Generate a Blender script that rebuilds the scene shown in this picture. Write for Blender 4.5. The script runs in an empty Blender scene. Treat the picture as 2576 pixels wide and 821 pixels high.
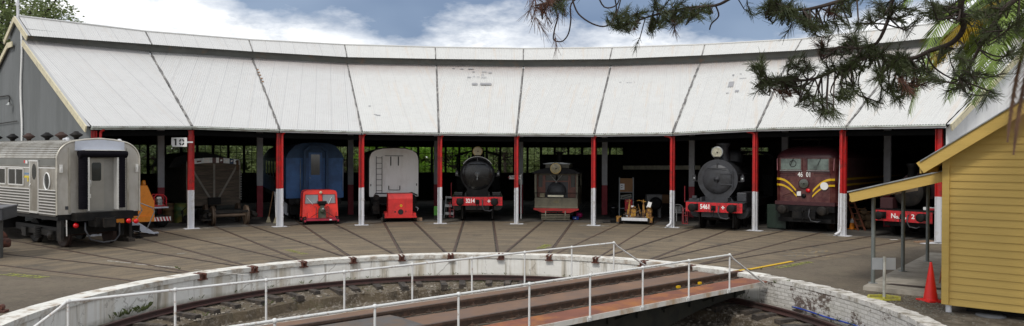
import bpy, math, random
from mathutils import Vector, Matrix
random.seed(7)
PI = math.pi
sin, cos = math.sin, math.cos
C = bpy.context.scene.collection
# ------------------------------------------------------------------ survey of the place (metres)
F, HC, PIT, ROLL = 1857.03, 3.2014, -0.00793, 0.00361      # lens (px of a 2576 px wide frame), eye height, pitch, roll
XC, YC = -0.843, 15.22                                     # centre of the turntable
def ray(u, v):
    X = (u-1288)/F; Z = -(v-410.5)/F; Y = 1.0
    c, s = cos(ROLL), sin(ROLL); X, Z = X*c-Z*s, X*s+Z*c
    c, s = cos(PIT), sin(PIT); Y, Z = Y*c-Z*s, Y*s+Z*c
    return Vector((X, Y, Z))
def at(u, v, z=0.0):
    r = ray(u, v); t = (z-HC)/r.z
    return Vector((r.x*t, r.y*t, z))
def at_d(u, v, d):
    r = ray(u, v); return Vector((r.x*d/r.y, d, HC+r.z*d/r.y))
def on_cyl(u, v, R):
    r = ray(u, v)
    a = r.x*r.x+r.y*r.y; b = -2*(r.x*XC+r.y*YC); c = XC*XC+YC*YC-R*R
    t = (-b+math.sqrt(b*b-4*a*c))/(2*a)
    return Vector((r.x*t, r.y*t, HC+r.z*t))
def P(R, a, z=0.0): return Vector((XC+R*sin(a), YC+R*cos(a), z))
def ang(p): return math.atan2(p.x-XC, p.y-YC)
def rad(p): return math.hypot(p.x-XC, p.y-YC)
# ------------------------------------------------------------------ mesh builder
class MB:
    def __init__(s): s.v = []; s.f = []; s.m = []; s.uv = []; s.sm = []; s.cm = 0
    def add(s, vs, fs, smooth=False, uvs=None):
        o = len(s.v); s.v += [tuple(x) for x in vs]
        for i, f in enumerate(fs):
            s.f.append([o+k for k in f]); s.m.append(s.cm); s.sm.append(smooth)
            s.uv.append(uvs[i] if uvs else None)
        return s
    def quad(s, a, b, c, d, uv=None): return s.add([a, b, c, d], [(0, 1, 2, 3)], uvs=[uv] if uv else None)
    def poly(s, pts): return s.add(pts, [tuple(range(len(pts)))])
    def box(s, c, d, M=None):
        x, y, z = d[0]/2, d[1]/2, d[2]/2
        vs = [Vector((c[0]+i*x, c[1]+j*y, c[2]+k*z)) for i in (-1, 1) for j in (-1, 1) for k in (-1, 1)]
        if M is not None:
            cc = Vector(c); vs = [cc+M@(v-cc) for v in vs]
        return s.add(vs, [(0, 1, 3, 2), (4, 6, 7, 5), (0, 4, 5, 1), (2, 3, 7, 6), (0, 2, 6, 4), (1, 5, 7, 3)])
    def mm(s, a, b): return s.box([(a[i]+b[i])/2 for i in range(3)], [abs(b[i]-a[i]) for i in range(3)])
    def beam(s, p, q, w, h, up=(0, 0, 1)):
        p = Vector(p); q = Vector(q); d = (q-p).normalized(); up = Vector(up)
        if abs(d.dot(up)) > .98: up = Vector((0, 1, 0))
        x = d.cross(up).normalized(); y = x.cross(d).normalized()
        vs = [e+x*(i*w/2)+y*(j*h/2) for e in (p, q) for i, j in ((-1, -1), (1, -1), (1, 1), (-1, 1))]
        return s.add(vs, [(0, 1, 2, 3), (7, 6, 5, 4), (0, 4, 5, 1), (1, 5, 6, 2), (2, 6, 7, 3), (3, 7, 4, 0)])
    def tube(s, pts, r, n=8, r1=None, caps=True):
        pts = [Vector(p) for p in pts]; N = len(pts); r1 = r if r1 is None else r1
        vs = []; ref = None
        for i, p in enumerate(pts):
            d = (pts[min(i+1, N-1)]-pts[max(i-1, 0)]).normalized()
            if ref is None: ref = Vector((0, 0, 1)) if abs(d.z) < .9 else Vector((1, 0, 0))
            x = (ref-d*ref.dot(d)).normalized(); ref = x; y = d.cross(x)
            rr = r+(r1-r)*i/max(1, N-1)
            for k in range(n):
                t = 2*PI*k/n; vs.append(p+x*(rr*cos(t))+y*(rr*sin(t)))
        fs = [(i*n+k, i*n+(k+1) % n, (i+1)*n+(k+1) % n, (i+1)*n+k) for i in range(N-1) for k in range(n)]
        s.add(vs, fs, True)
        if caps: s.add(vs[:n], [tuple(range(n))[::-1]]); s.add(vs[-n:], [tuple(range(n))])
        return s
    def cyl(s, p, q, r, n=16, r1=None): return s.tube([p, q], r, n, r1)
    def lathe(s, prof, o=(0, 0, 0), axis='z', n=24, ends=True):
        """prof: list of (radius, t along the axis)"""
        o = Vector(o); vs = []
        A = {'z': (Vector((1, 0, 0)), Vector((0, 1, 0)), Vector((0, 0, 1))), 'y': (Vector((1, 0, 0)), Vector((0, 0, 1)), Vector((0, 1, 0))),
             'x': (Vector((0, 1, 0)), Vector((0, 0, 1)), Vector((1, 0, 0)))}[axis]
        for r, t in prof:
            for k in range(n):
                a = 2*PI*k/n; vs.append(o+A[0]*(r*cos(a))+A[1]*(r*sin(a))+A[2]*t)
        fs = [(i*n+k, i*n+(k+1) % n, (i+1)*n+(k+1) % n, (i+1)*n+k) for i in range(len(prof)-1) for k in range(n)]
        s.add(vs, fs, True)
        if ends: s.add(vs[:n], [tuple(range(n))[::-1]]); s.add(vs[-n:], [tuple(range(n))])
        return s
    def sphere(s, c, r, n=12, m=8, sc=(1, 1, 1)):
        vs = []
        for i in range(m+1):
            for k in range(n):
                t = PI*i/m; a = 2*PI*k/n
                vs.append((c[0]+r*sc[0]*sin(t)*cos(a), c[1]+r*sc[1]*sin(t)*sin(a), c[2]+r*sc[2]*cos(t)))
        return s.add(vs, [(i*n+k, (i+1)*n+k, (i+1)*n+(k+1) % n, i*n+(k+1) % n) for i in range(m) for k in range(n)], True)
    def prism(s, pts, y0, y1, smooth=False):
        """pts: (x, z) outline, extruded along y"""
        n = len(pts); vs = [(x, y0, z) for x, z in pts]+[(x, y1, z) for x, z in pts]
        s.add(vs, [(i, (i+1) % n, n+(i+1) % n, n+i) for i in range(n)], smooth)
        s.add(vs[:n], [tuple(range(n))]); s.add(vs[n:], [tuple(range(n))[::-1]]); return s
    def prismx(s, pts, x0, x1):
        """pts: (y, z) outline, extruded along x"""
        n = len(pts); vs = [(x0, y, z) for y, z in pts]+[(x1, y, z) for y, z in pts]
        s.add(vs, [(i, (i+1) % n, n+(i+1) % n, n+i) for i in range(n)]+[tuple(range(n)), tuple(range(2*n-1, n-1, -1))]); return s
    def build(s, name, mat, parent=None, bevel=0):
        me = bpy.data.meshes.new(name); me.from_pydata(s.v, [], s.f)
        for m in (mat if isinstance(mat, (list, tuple)) else [mat]): me.materials.append(m)
        me.polygons.foreach_set('material_index', s.m); me.polygons.foreach_set('use_smooth', s.sm)
        if any(u for u in s.uv):
            l = me.uv_layers.new(name='UVMap'); k = 0
            for f, u in zip(s.f, s.uv):
                for i in range(len(f)):
                    l.data[k].uv = u[i] if u else (0, 0); k += 1
        me.update(); o = bpy.data.objects.new(name, me); C.objects.link(o)
        if parent is not None: o.parent = parent
        if bevel:
            b = o.modifiers.new('bevel', 'BEVEL'); b.width = bevel; b.segments = 2; b.limit_method = 'ANGLE'
        return o
def tag(o, label, cat, group=None):
    o['label'] = label; o['category'] = cat
    if group: o['group'] = group
    return o
def kind(o, k='structure'): o['kind'] = k; return o
def thing(name, label, cat, loc=(0, 0, 0), rz=0, group=None):
    o = bpy.data.objects.new(name, None); C.objects.link(o); o.location = loc; o.rotation_euler = (0, 0, rz); o.empty_display_size = .2
    return tag(o, label, cat, group)
def dup(r, loc, rz, label=None):
    c = r.copy(); C.objects.link(c); c.location = loc; c.rotation_euler = (0, 0, rz)
    if label: c['label'] = label
    for ch in r.children:
        d = ch.copy(); C.objects.link(d); d.parent = c
        for g in ch.children:
            e = g.copy(); C.objects.link(e); e.parent = d
    return c
def text(name, s, size, m, parent, loc, rot=(PI/2, 0, 0), sx=1, bold=.0, ext=.004, align='CENTER'):
    cu = bpy.data.curves.new(name, 'FONT'); cu.body = s; cu.size = size; cu.align_x = align; cu.align_y = 'CENTER'; cu.extrude = ext; cu.offset = bold
    cu.resolution_u = 3
    t = bpy.data.objects.new('tmp', cu); C.objects.link(t); bpy.context.view_layer.update()
    me = bpy.data.meshes.new_from_object(t.evaluated_get(bpy.context.evaluated_depsgraph_get()))
    bpy.data.objects.remove(t); me.materials.clear(); me.materials.append(m)
    o = bpy.data.objects.new(name, me); C.objects.link(o); o.parent = parent; o.location = loc; o.rotation_euler = rot; o.scale = (sx, 1, 1)
    return o
# ------------------------------------------------------------------ materials
def nt(name):
    m = bpy.data.materials.new(name); m.use_nodes = True; n = m.node_tree
    return m, n, n.nodes['Principled BSDF']
def N(n, t, **k):
    x = n.nodes.new(t)
    for a, b in k.items(): setattr(x, a, b)
    return x
def L(n, a, b): n.links.new(a, b)
def noise(n, vec, scale, detail=4, rough=.6, stretch=None):
    if stretch:
        mp = N(n, 'ShaderNodeMapping'); mp.inputs['Scale'].default_value = stretch; L(n, vec, mp.inputs[0]); vec = mp.outputs[0]
    x = N(n, 'ShaderNodeTexNoise'); x.inputs['Scale'].default_value = scale; x.inputs['Detail'].default_value = detail
    x.inputs['Roughness'].default_value = rough; L(n, vec, x.inputs['Vector']); return x.outputs['Fac']
def ramp(n, fac, stops):
    r = N(n, 'ShaderNodeValToRGB'); e = r.color_ramp.elements
    while len(e) < len(stops): e.new(.5)
    for q, (p, c) in zip(e, stops):
        q.position = p; q.color = (c, c, c, 1) if not isinstance(c, tuple) else (*c, 1)
    L(n, fac, r.inputs[0]); return r.outputs[0]
def mix(n, fac, a, b, mode='MIX'):
    x = N(n, 'ShaderNodeMix', data_type='RGBA', blend_type=mode)
    for s, v in ((0, fac), (6, a), (7, b)):
        if hasattr(v, 'is_output'): L(n, v, x.inputs[s])
        else: x.inputs[s].default_value = v if s == 0 else (*v, 1)
    return x.outputs[2]
def mth(n, op, a, b=None, clamp=False):
    x = N(n, 'ShaderNodeMath', operation=op); x.use_clamp = clamp
    for i, v in ((0, a), (1, b)):
        if v is None: continue
        if hasattr(v, 'is_output'): L(n, v, x.inputs[i])
        else: x.inputs[i].default_value = v
    return x.outputs[0]
def coords(n, which='Object'): return N(n, 'ShaderNodeTexCoord').outputs[which]
MATS = {}
def mat(name, col, rough=.7, metal=0.0, var=.25, scale=3.0, dirt=None, amt=.0, dscale=2.0, bump=.0, bscale=30, stretch=None, spec=.5):
    if name in MATS: return MATS[name]
    m, n, b = nt(name); v = coords(n)
    f = noise(n, v, scale, 5, stretch=stretch)
    c = mix(n, ramp(n, f, [(.3, 1-var), (.7, 1+var*.6)]), (0, 0, 0), col, 'MIX') if False else None
    lo = tuple(x*(1-var) for x in col); hi = tuple(min(1, x*(1+var*.7)) for x in col)
    c = ramp(n, f, [(.3, lo), (.7, hi)])
    if dirt:
        g = noise(n, v, dscale, 8, .7, stretch)
        c = mix(n, ramp(n, g, [(.62-amt*.45, 0.0), (.74-amt*.35, 1.0)]), c, dirt)
    L(n, c, b.inputs['Base Color']); b.inputs['Roughness'].default_value = rough; b.inputs['Metallic'].default_value = metal
    b.inputs['Specular IOR Level'].default_value = spec
    if bump:
        bp = N(n, 'ShaderNodeBump'); bp.inputs['Strength'].default_value = bump; bp.inputs['Distance'].default_value = .02
        L(n, noise(n, v, bscale, 5, stretch=stretch), bp.inputs['Height']); L(n, bp.outputs[0], b.inputs['Normal'])
    MATS[name] = m; return m
soot = mat('soot_black', (.007, .007, .0075), .55, var=.4, dirt=(.018, .016, .014), amt=.3, spec=.18)
dark = mat('dark_steel', (.014, .013, .012), .6, var=.4, dirt=(.032, .026, .021), amt=.3, bump=.2, spec=.2)
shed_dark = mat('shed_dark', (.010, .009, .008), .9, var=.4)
blackgloss = mat('black_gloss', (.008, .008, .009), .22, var=.3, dirt=(.02, .02, .018), amt=.25, spec=.5)
smokegrey = mat('graphite_grey', (.038, .04, .046), .5, var=.2, dirt=(.02, .02, .022), amt=.4)
red = mat('post_red', (.50, .012, .012), .42, var=.15, dirt=(.25, .02, .015), amt=.3, dscale=4)
beamred = mat('beam_red', (.60, .014, .022), .45, var=.2, dirt=(.2, .02, .02), amt=.35, dscale=5)
whitep = mat('white_paint', (.64, .65, .68), .5, var=.06, dirt=(.5, .49, .47), amt=.25, dscale=3)
signwhite = mat('sign_white', (.78, .78, .76), .5, var=.05)
lettering = mat('white_lettering', (.85, .85, .82), .5, var=.03)
blackp = mat('black_paint', (.01, .01, .01), .5)
midgrey = mat('mid_post_grey', (.48, .49, .52), .6, var=.15)
maroonp = mat('mid_post_maroon', (.34, .03, .045), .6, var=.2)
gable_grey = mat('gable_grey', (.14, .15, .152), .75, var=.12, scale=1.2, dirt=(.16, .17, .175), amt=.3, dscale=.8, stretch=(1, 1, .25))
cream = mat('cream_timber', (.62, .56, .38), .6, var=.08, dirt=(.4, .36, .26), amt=.2, dscale=4)
gutter = mat('gutter_green', (.5, .54, .5), .5, var=.12, scale=1.5, dirt=(.25, .24, .2), amt=.3)
galv = mat('galvanised', (.36, .38, .38), .42, .5, var=.15, scale=6, dirt=(.22, .23, .23), amt=.4)
rail_rust = mat('rusty_rail', (.062, .039, .027), .6, var=.35, scale=8, dirt=(.10, .055, .036), amt=.3, dscale=6, bump=.3)
groove = mat('flangeway_dirt', (.028, .022, .016), .95, var=.5, scale=3, dirt=(.075, .062, .045), amt=.4, dscale=1.5)
rust = mat('red_rust', (.13, .045, .028), .85, var=.4, scale=9, dirt=(.06, .025, .018), amt=.4, dscale=8, bump=.6)
ringrail = mat('ring_rail_rust', (.062, .026, .022), .65, var=.3, scale=2, dirt=(.035, .02, .017), amt=.4)
sleeperm = mat('weathered_sleeper', (.088, .07, .055), .95, var=.5, scale=6, dirt=(.035, .03, .026), amt=.5, dscale=8, bump=.8, bscale=14, stretch=(1, .25, 1))
olive = mat('tram_olive', (.135, .122, .082), .5, var=.15, dirt=(.09, .08, .055), amt=.35)
woodred = mat('varnished_wood', (.13, .035, .018), .4, var=.25, scale=5)
blue = mat('carriage_blue', (.028, .11, .29), .5, var=.2, scale=1.5, dirt=(.015, .065, .18), amt=.4, dscale=1.2)
bluedark = mat('blue_dark', (.02, .055, .12), .7, var=.3)
stainless = mat('stainless', (.50, .48, .43), .3, .75, var=.18, scale=1.2, dirt=(.33, .30, .25), amt=.45, dscale=1.4, stretch=(1, 1, .35))
stainless_end = mat('stainless_end', (.50, .475, .43), .45, .4, var=.12, scale=1.3, dirt=(.38, .35, .30), amt=.45, dscale=1.1, stretch=(1, 1, .4))
palemetal = mat('pale_metal', (.5, .53, .6), .4, .3, var=.08)
rubber = mat('bellows_rubber', (.006, .005, .008), .95, spec=.15, var=.3, bump=.4, bscale=8)
orange = mat('machine_orange', (.95, .30, .015), .42, var=.12, dirt=(.75, .22, .012), amt=.25, dscale=3)
trolleyred = mat('trolley_red', (.85, .035, .018), .35, var=.1, dirt=(.5, .02, .015), amt=.25)
boxred = mat('box_red', (.68, .03, .028), .55, var=.12, dirt=(.5, .025, .022), amt=.4, dscale=2.5)
vanwhite = mat('van_white', (.86, .86, .83), .6, var=.04, scale=1, dirt=(.75, .74, .70), amt=.35, dscale=1.6, stretch=(1, 1, .4))
tuscan = mat('tuscan_red', (.066, .010, .012), .35, var=.3, scale=2, dirt=(.12, .045, .038), amt=.45, dscale=2.2)
tuscan_roof = mat('tuscan_roof', (.05, .01, .013), .5, var=.3)
yellowp = mat('stripe_yellow', (.68, .42, .01), .45, var=.08)
oldwood = mat('wagon_boards', (.14, .108, .078), .9, var=.45, scale=5, dirt=(.07, .058, .045), amt=.45, dscale=4, bump=.5, stretch=(.25, 1, 2.5))
brass = mat('brass', (.6, .45, .18), .45, .5, var=.1)
lens = mat('lamp_lens', (.66, .60, .42), .6, 0, var=.15, scale=12, spec=.3)
glassdark = mat('window_glass_dark', (.03, .035, .035), .08, 0, var=.3, scale=1.5, spec=.8)
glasscab = mat('cab_glass', (.13, .17, .15), .12, 0, var=.75, scale=1.6, spec=.8)
glassgrey = mat('trolley_glass', (.22, .23, .24), .15, 0, var=.12, scale=2, spec=.7)
redlens = mat('red_lens', (.65, .005, .01), .2, var=.1)
drumrust = mat('drum_rust', (.15, .075, .02), .7, var=.4, dirt=(.06, .035, .02), amt=.5)
drumgreen = mat('drum_green', (.05, .10, .03), .6, var=.3, dirt=(.18, .15, .02), amt=.4)
plastic = mat('white_plastic', (.62, .61, .58), .45, var=.05)
card = mat('cardboard', (.24, .13, .06), .85, var=.15)
mustard = mat('weatherboard_mustard', (.56, .38, .095), .55, var=.10, scale=1.5, dirt=(.50, .335, .08), amt=.3, dscale=3, stretch=(.35, .35, 5))
mustard_d = mat('soffit_mustard', (.3, .21, .08), .7, var=.1)
slab = mat('verandah_slab', (.36, .33, .28), .9, var=.15, dirt=(.25, .23, .19), amt=.4, bump=.2)
conered = mat('cone_red', (.72, .02, .015), .4, var=.08, dirt=(.5, .02, .02), amt=.2)
signgrey = mat('sign_back_grey', (.34, .36, .38), .5, .2, var=.06)
signyel = mat('sign_base_yellow', (.45, .42, .06), .6, var=.2, dirt=(.25, .22, .08), amt=.35, dscale=8)
needle = mat('pine_needles', (.042, .056, .015), .6, var=.5, scale=2)
needle_dead = mat('dead_needles', (.10, .038, .02), .7, var=.4, scale=2)
bark = mat('pine_bark', (.045, .032, .026), .95, var=.4, scale=12, bump=.6)
palmg = mat('palm_leaf', (.16, .24, .03), .45, var=.45, scale=1.5)
palmy = mat('palm_yellow', (.40, .27, .02), .5, var=.3)
grassm = mat('weed_green', (.085, .11, .03), .7, var=.4)
deckrust = mat('deck_plate', (.19, .11, .066), .72, var=.22, scale=1.3, dirt=(.15, .095, .068), amt=.45, dscale=1.1, bump=.15)
deckedge = mat('deck_edge_rust', (.20, .066, .036), .7, var=.25, scale=1.2, dirt=(.33, .12, .025), amt=.35, dscale=.9, bump=.1)
deckwhite = mat('handrail_white', (.64, .65, .64), .45, var=.08, dirt=(.3, .18, .1), amt=.12, dscale=9)
deckangle = mat('deck_angle_white', (.60, .58, .54), .6, var=.08, dirt=(.42, .3, .19), amt=.32, dscale=1.6, stretch=(1, 1, .5))
girder = mat('girder_dark', (.02, .024, .022), .7, var=.4, dirt=(.035, .035, .028), amt=.4)
platedark = mat('cover_plate', (.09, .085, .082), .7, var=.2, dirt=(.12, .085, .06), amt=.4)
limey = mat('paint_lime', (.42, .46, .04), .8, var=.3, scale=20, dirt=(.16, .15, .1), amt=.4, dscale=18)
ochre = mat('paint_ochre', (.42, .25, .04), .8, var=.2, dirt=(.14, .13, .11), amt=.65, dscale=9)
whiteline = mat('paint_line', (.55, .53, .48), .8, var=.2, dirt=(.2, .18, .15), amt=.35, dscale=9)
blueplastic = mat('blue_plastic', (.01, .05, .35), .4)
pink = mat('pink_plastic', (.42, .01, .12), .5)
greenp = mat('cabinet_green', (.014, .03, .02), .5, var=.2)

def ground_material():
    m, n, b = nt('yard_asphalt'); v = coords(n)
    a = noise(n, v, .35, 6, .6); c = ramp(n, a, [(.35, (.086, .068, .047)), (.65, (.138, .111, .078))])
    g = noise(n, v, 9, 7, .85); c = mix(n, ramp(n, g, [(.52, 0.0), (.66, .6)]), c, (.2, .175, .135)); g2 = noise(n, v, 6, 6, .8); c = mix(n, ramp(n, g2, [(.52, 0.0), (.64, .6)]), c, (.04, .034, .026))
    d = noise(n, v, .8, 6, .7); c = mix(n, ramp(n, d, [(.50, 0.0), (.66, .7)]), c, (.15, .125, .085))
    L(n, c, b.inputs['Base Color']); b.inputs['Roughness'].default_value = .92
    bp = N(n, 'ShaderNodeBump'); bp.inputs['Strength'].default_value = .5; bp.inputs['Distance'].default_value = .02
    L(n, noise(n, v, 45, 4), bp.inputs['Height']); L(n, bp.outputs[0], b.inputs['Normal']); return m
def apron_material():
    m, n, b = nt('apron_paving'); v = coords(n, 'UV')      # u: metres round the pit, v: metres outwards
    a = noise(n, v, .22, 5, .6); c = ramp(n, a, [(.36, (.172, .130, .080)), (.64, (.250, .192, .120))])
    s = noise(n, v, 1.3, 7, .72, (.35, 2.2, 1)); c = mix(n, ramp(n, s, [(.42, .7), (.56, 0.0)]), c, (.085, .07, .052))
    t = noise(n, v, .5, 5, .6); c = mix(n, ramp(n, t, [(.58, 0.0), (.75, .75)]), c, (.21, .175, .125))
    o = noise(n, v, .9, 6, .75, (1, .5, 1)); c = mix(n, ramp(n, o, [(.57, 0.0), (.68, .8)]), c, (.05, .045, .038))
    g = noise(n, v, 12, 6, .8); c = mix(n, ramp(n, g, [(.4, .45), (.6, 0.0)]), c, (.06, .052, .042))
    L(n, c, b.inputs['Base Color']); b.inputs['Roughness'].default_value = .9
    bp = N(n, 'ShaderNodeBump'); bp.inputs['Strength'].default_value = .5; bp.inputs['Distance'].default_value = .02
    L(n, noise(n, v, 6, 6, .7, (.3, 2, 1)), bp.inputs['Height']); L(n, bp.outputs[0], b.inputs['Normal']); return m
def roof_material(name, base, stain, patchy):
    m, n, b = nt(name); v = coords(n, 'UV')
    c = ramp(n, noise(n, v, .5, 6, .65), [(.3, tuple(x*.93 for x in base)), (.7, base)])
    st = noise(n, v, .8, 6, .7, (3.0, .16, 1)); c = mix(n, ramp(n, st, [(.54, 0.0), (.72, .6)]), c, stain)
    rs = noise(n, v, 1.7, 5, .7, (4.0, .12, 1)); c = mix(n, ramp(n, rs, [(.64, 0.0), (.72, .5 if patchy else .2)]), c, (.42, .27, .16))
    gr = noise(n, v, 2.5, 7, .75); c = mix(n, ramp(n, gr, [(.5, 0.0), (.75, .35)]), c, (.38, .37, .36))
    sp = N(n, 'ShaderNodeSeparateXYZ'); L(n, v, sp.inputs[0])
    up = mth(n, 'MULTIPLY', mth(n, 'SUBTRACT', sp.outputs[1], 8.3, ), .5, True)   # staining below the ridge vent
    c = mix(n, mth(n, 'MULTIPLY', up, noise(n, v, 1.2, 5)), c, (.36, .28, .26))
    lap = mth(n, 'LESS_THAN', mth(n, 'FRACT', mth(n, 'DIVIDE', sp.outputs[0], .76)), .035)
    c = mix(n, mth(n, 'MULTIPLY', lap, .5 if not patchy else .22), c, (.3, .3, .31))
    L(n, c, b.inputs['Base Color']); b.inputs['Roughness'].default_value = .5; b.inputs['Metallic'].default_value = .1; return m
def pitwall_material():
    m, n, b = nt('pit_wall_whitewash'); v = coords(n, 'UV')
    c = ramp(n, noise(n, v, 1.2, 6, .7), [(.3, (.74, .73, .68)), (.7, (.84, .83, .79))])
    st = noise(n, v, .75, 4, .7, (1.5, .08, 1)); c = mix(n, ramp(n, st, [(.50, 0.0), (.62, .7)]), c, (.36, .28, .16))
    s2 = noise(n, v, 1.1, 5, .75, (2.0, .12, 1)); c = mix(n, ramp(n, s2, [(.55, 0.0), (.63, .8)]), c, (.2, .17, .12))
    ch = noise(n, v, 3.3, 8, .75); c = mix(n, ramp(n, ch, [(.70, 0.0), (.73, .7)]), c, (.2, .17, .13))
    cr = N(n, 'ShaderNodeTexVoronoi', feature='DISTANCE_TO_EDGE'); cr.inputs['Scale'].default_value = .45
    nz = noise(n, v, 3, 5); mx = N(n, 'ShaderNodeVectorMath', operation='ADD'); L(n, v, mx.inputs[0])
    cb = N(n, 'ShaderNodeCombineXYZ'); L(n, nz, cb.inputs[0]); L(n, nz, cb.inputs[1]); L(n, cb.outputs[0], mx.inputs[1]); L(n, mx.outputs[0], cr.inputs['Vector'])
    c = mix(n, ramp(n, cr.outputs['Distance'], [(.0, .6), (.006, 0.0)]), c, (.14, .11, .08))
    sp = N(n, 'ShaderNodeSeparateXYZ'); L(n, v, sp.inputs[0])
    lo = mth(n, 'MULTIPLY', mth(n, 'SUBTRACT', .22, sp.outputs[1]), 4.0, True)
    c = mix(n, ramp(n, mth(n, 'MULTIPLY', lo, mth(n, 'MULTIPLY', noise(n, v, 4, 6), 2.0)), [(.25, 0.0), (.9, .8)]), c, (.14, .13, .07))
    L(n, c, b.inputs['Base Color']); b.inputs['Roughness'].default_value = .85
    bp = N(n, 'ShaderNodeBump'); bp.inputs['Strength'].default_value = .5; bp.inputs['Distance'].default_value = .03
    L(n, noise(n, v, 5, 6), bp.inputs['Height']); L(n, bp.outputs[0], b.inputs['Normal']); return m
def brick_material():
    m, n, b = nt('whitewashed_brick'); v = coords(n, 'UV')
    br = N(n, 'ShaderNodeTexBrick'); br.inputs['Scale'].default_value = 1; br.inputs['Brick Width'].default_value = .24; br.inputs['Row Height'].default_value = .082
    br.inputs['Mortar Size'].default_value = .008; br.inputs['Mortar Smooth'].default_value = .3
    br.inputs['Color1'].default_value = (.66, .64, .60, 1); br.inputs['Color2'].default_value = (.58, .56, .52, 1); br.inputs['Mortar'].default_value = (.46, .44, .39, 1)
    wv = N(n, 'ShaderNodeVectorMath', operation='ADD'); cb = N(n, 'ShaderNodeCombineXYZ'); nz = mth(n, 'MULTIPLY', noise(n, v, 5, 4), .03)
    L(n, nz, cb.inputs[0]); L(n, nz, cb.inputs[1]); L(n, v, wv.inputs[0]); L(n, cb.outputs[0], wv.inputs[1]); L(n, wv.outputs[0], br.inputs['Vector'])
    c = br.outputs['Color']
    w = mth(n, 'ADD', mth(n, 'MULTIPLY', noise(n, v, 1.1, 4, .6), .5), mth(n, 'MULTIPLY', noise(n, v, 7, 7, .8, (1, 1.8, 1)), .5)); c = mix(n, ramp(n, w, [(.508, 0.0), (.545, .92)]), c, (.085, .05, .035))
    w2 = noise(n, v, 1.0, 6, .7); c = mix(n, ramp(n, w2, [(.5, 0.0), (.7, .4)]), c, (.3, .29, .2))
    L(n, c, b.inputs['Base Color']); b.inputs['Roughness'].default_value = .9
    bp = N(n, 'ShaderNodeBump'); bp.inputs['Strength'].default_value = .8; bp.inputs['Distance'].default_value = .03
    L(n, mth(n, 'ADD', mth(n, 'MULTIPLY', br.outputs['Fac'], -1.0), noise(n, v, 9, 5)), bp.inputs['Height']); L(n, bp.outputs[0], b.inputs['Normal']); return m
def pitfloor_material():
    m, n, b = nt('pit_floor_ballast'); v = coords(n)
    c = ramp(n, noise(n, v, .7, 6, .7), [(.35, (.065, .048, .030)), (.55, (.12, .092, .058)), (.72, (.085, .08, .035))])
    g = noise(n, v, 11, 8, .85); c = mix(n, mth(n, 'MULTIPLY', ramp(n, g, [(.50, 0.0), (.60, 1.0)]), ramp(n, noise(n, v, 1.6, 5, .6), [(.42, .1), (.58, 1.0)])), c, (.38, .34, .29))
    d = noise(n, v, 3, 6, .8); c = mix(n, ramp(n, d, [(.54, 0.0), (.66, .7)]), c, (.03, .027, .02))
    L(n, c, b.inputs['Base Color']); b.inputs['Roughness'].default_value = .95
    bp = N(n, 'ShaderNodeBump'); bp.inputs['Strength'].default_value = 1; bp.inputs['Distance'].default_value = .05
    L(n, noise(n, v, 14, 6, .8), bp.inputs['Height']); L(n, bp.outputs[0], b.inputs['Normal']); return m
def leaf_material(name, a, b_, trans=.25):
    m, n, b = nt(name); v = coords(n); f = noise(n, v, .8, 4, .7)
    f2 = noise(n, v, 7, 2, .5)
    c = ramp(n, mth(n, 'ADD', mth(n, 'MULTIPLY', f, .6), mth(n, 'MULTIPLY', f2, .4)), [(.38, a), (.62, b_)])
    L(n, c, b.inputs['Base Color']); b.inputs['Roughness'].default_value = .6
    t = N(n, 'ShaderNodeBsdfTranslucent'); L(n, c, t.inputs['Color']); ms = N(n, 'ShaderNodeMixShader'); ms.inputs[0].default_value = trans
    L(n, b.outputs[0], ms.inputs[1]); L(n, t.outputs[0], ms.inputs[2]); L(n, ms.outputs[0], n.nodes['Material Output'].inputs['Surface']); return m
def pane_material():
    m, n, b = nt('window_pane'); b.inputs['Base Color'].default_value = (.5, .55, .5, 1); b.inputs['Roughness'].default_value = .08
    t = N(n, 'ShaderNodeBsdfTransparent'); t.inputs['Color'].default_value = (.82, .86, .82, 1); ms = N(n, 'ShaderNodeMixShader'); ms.inputs[0].default_value = .93
    L(n, b.outputs[0], ms.inputs[1]); L(n, t.outputs[0], ms.inputs[2]); L(n, ms.outputs[0], n.nodes['Material Output'].inputs['Surface']); return m
roof_left = roof_material('roof_iron_grey', (.565, .565, .555), (.50, .46, .42), False)
roof_right = roof_material('roof_iron_pale', (.60, .60, .58), (.58, .45, .33), True)
patchm = mat('roof_patch_grey', (.30, .30, .31), .6, .2, var=.1)
rustpatch = mat('roof_rust_patch', (.24, .12, .05), .8, var=.4)
valleym = mat('valley_dark', (.13, .125, .12), .7, var=.45, scale=3, dirt=(.3, .29, .27), amt=.3, dscale=1.5)
ventwall = mat('vent_fascia_grey', (.13, .135, .125), .7, var=.15, scale=1.2, dirt=(.2, .14, .1), amt=.15)
pane = pane_material()
leaf_dark = leaf_material('leaf_dark', (.07, .10, .045), (.18, .23, .10), .45)
leaf_lime = leaf_material('leaf_lime', (.13, .26, .02), (.30, .50, .06), .5)
leaf_mid = leaf_material('leaf_mid', (.11, .15, .06), (.30, .36, .14), .5)
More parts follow.
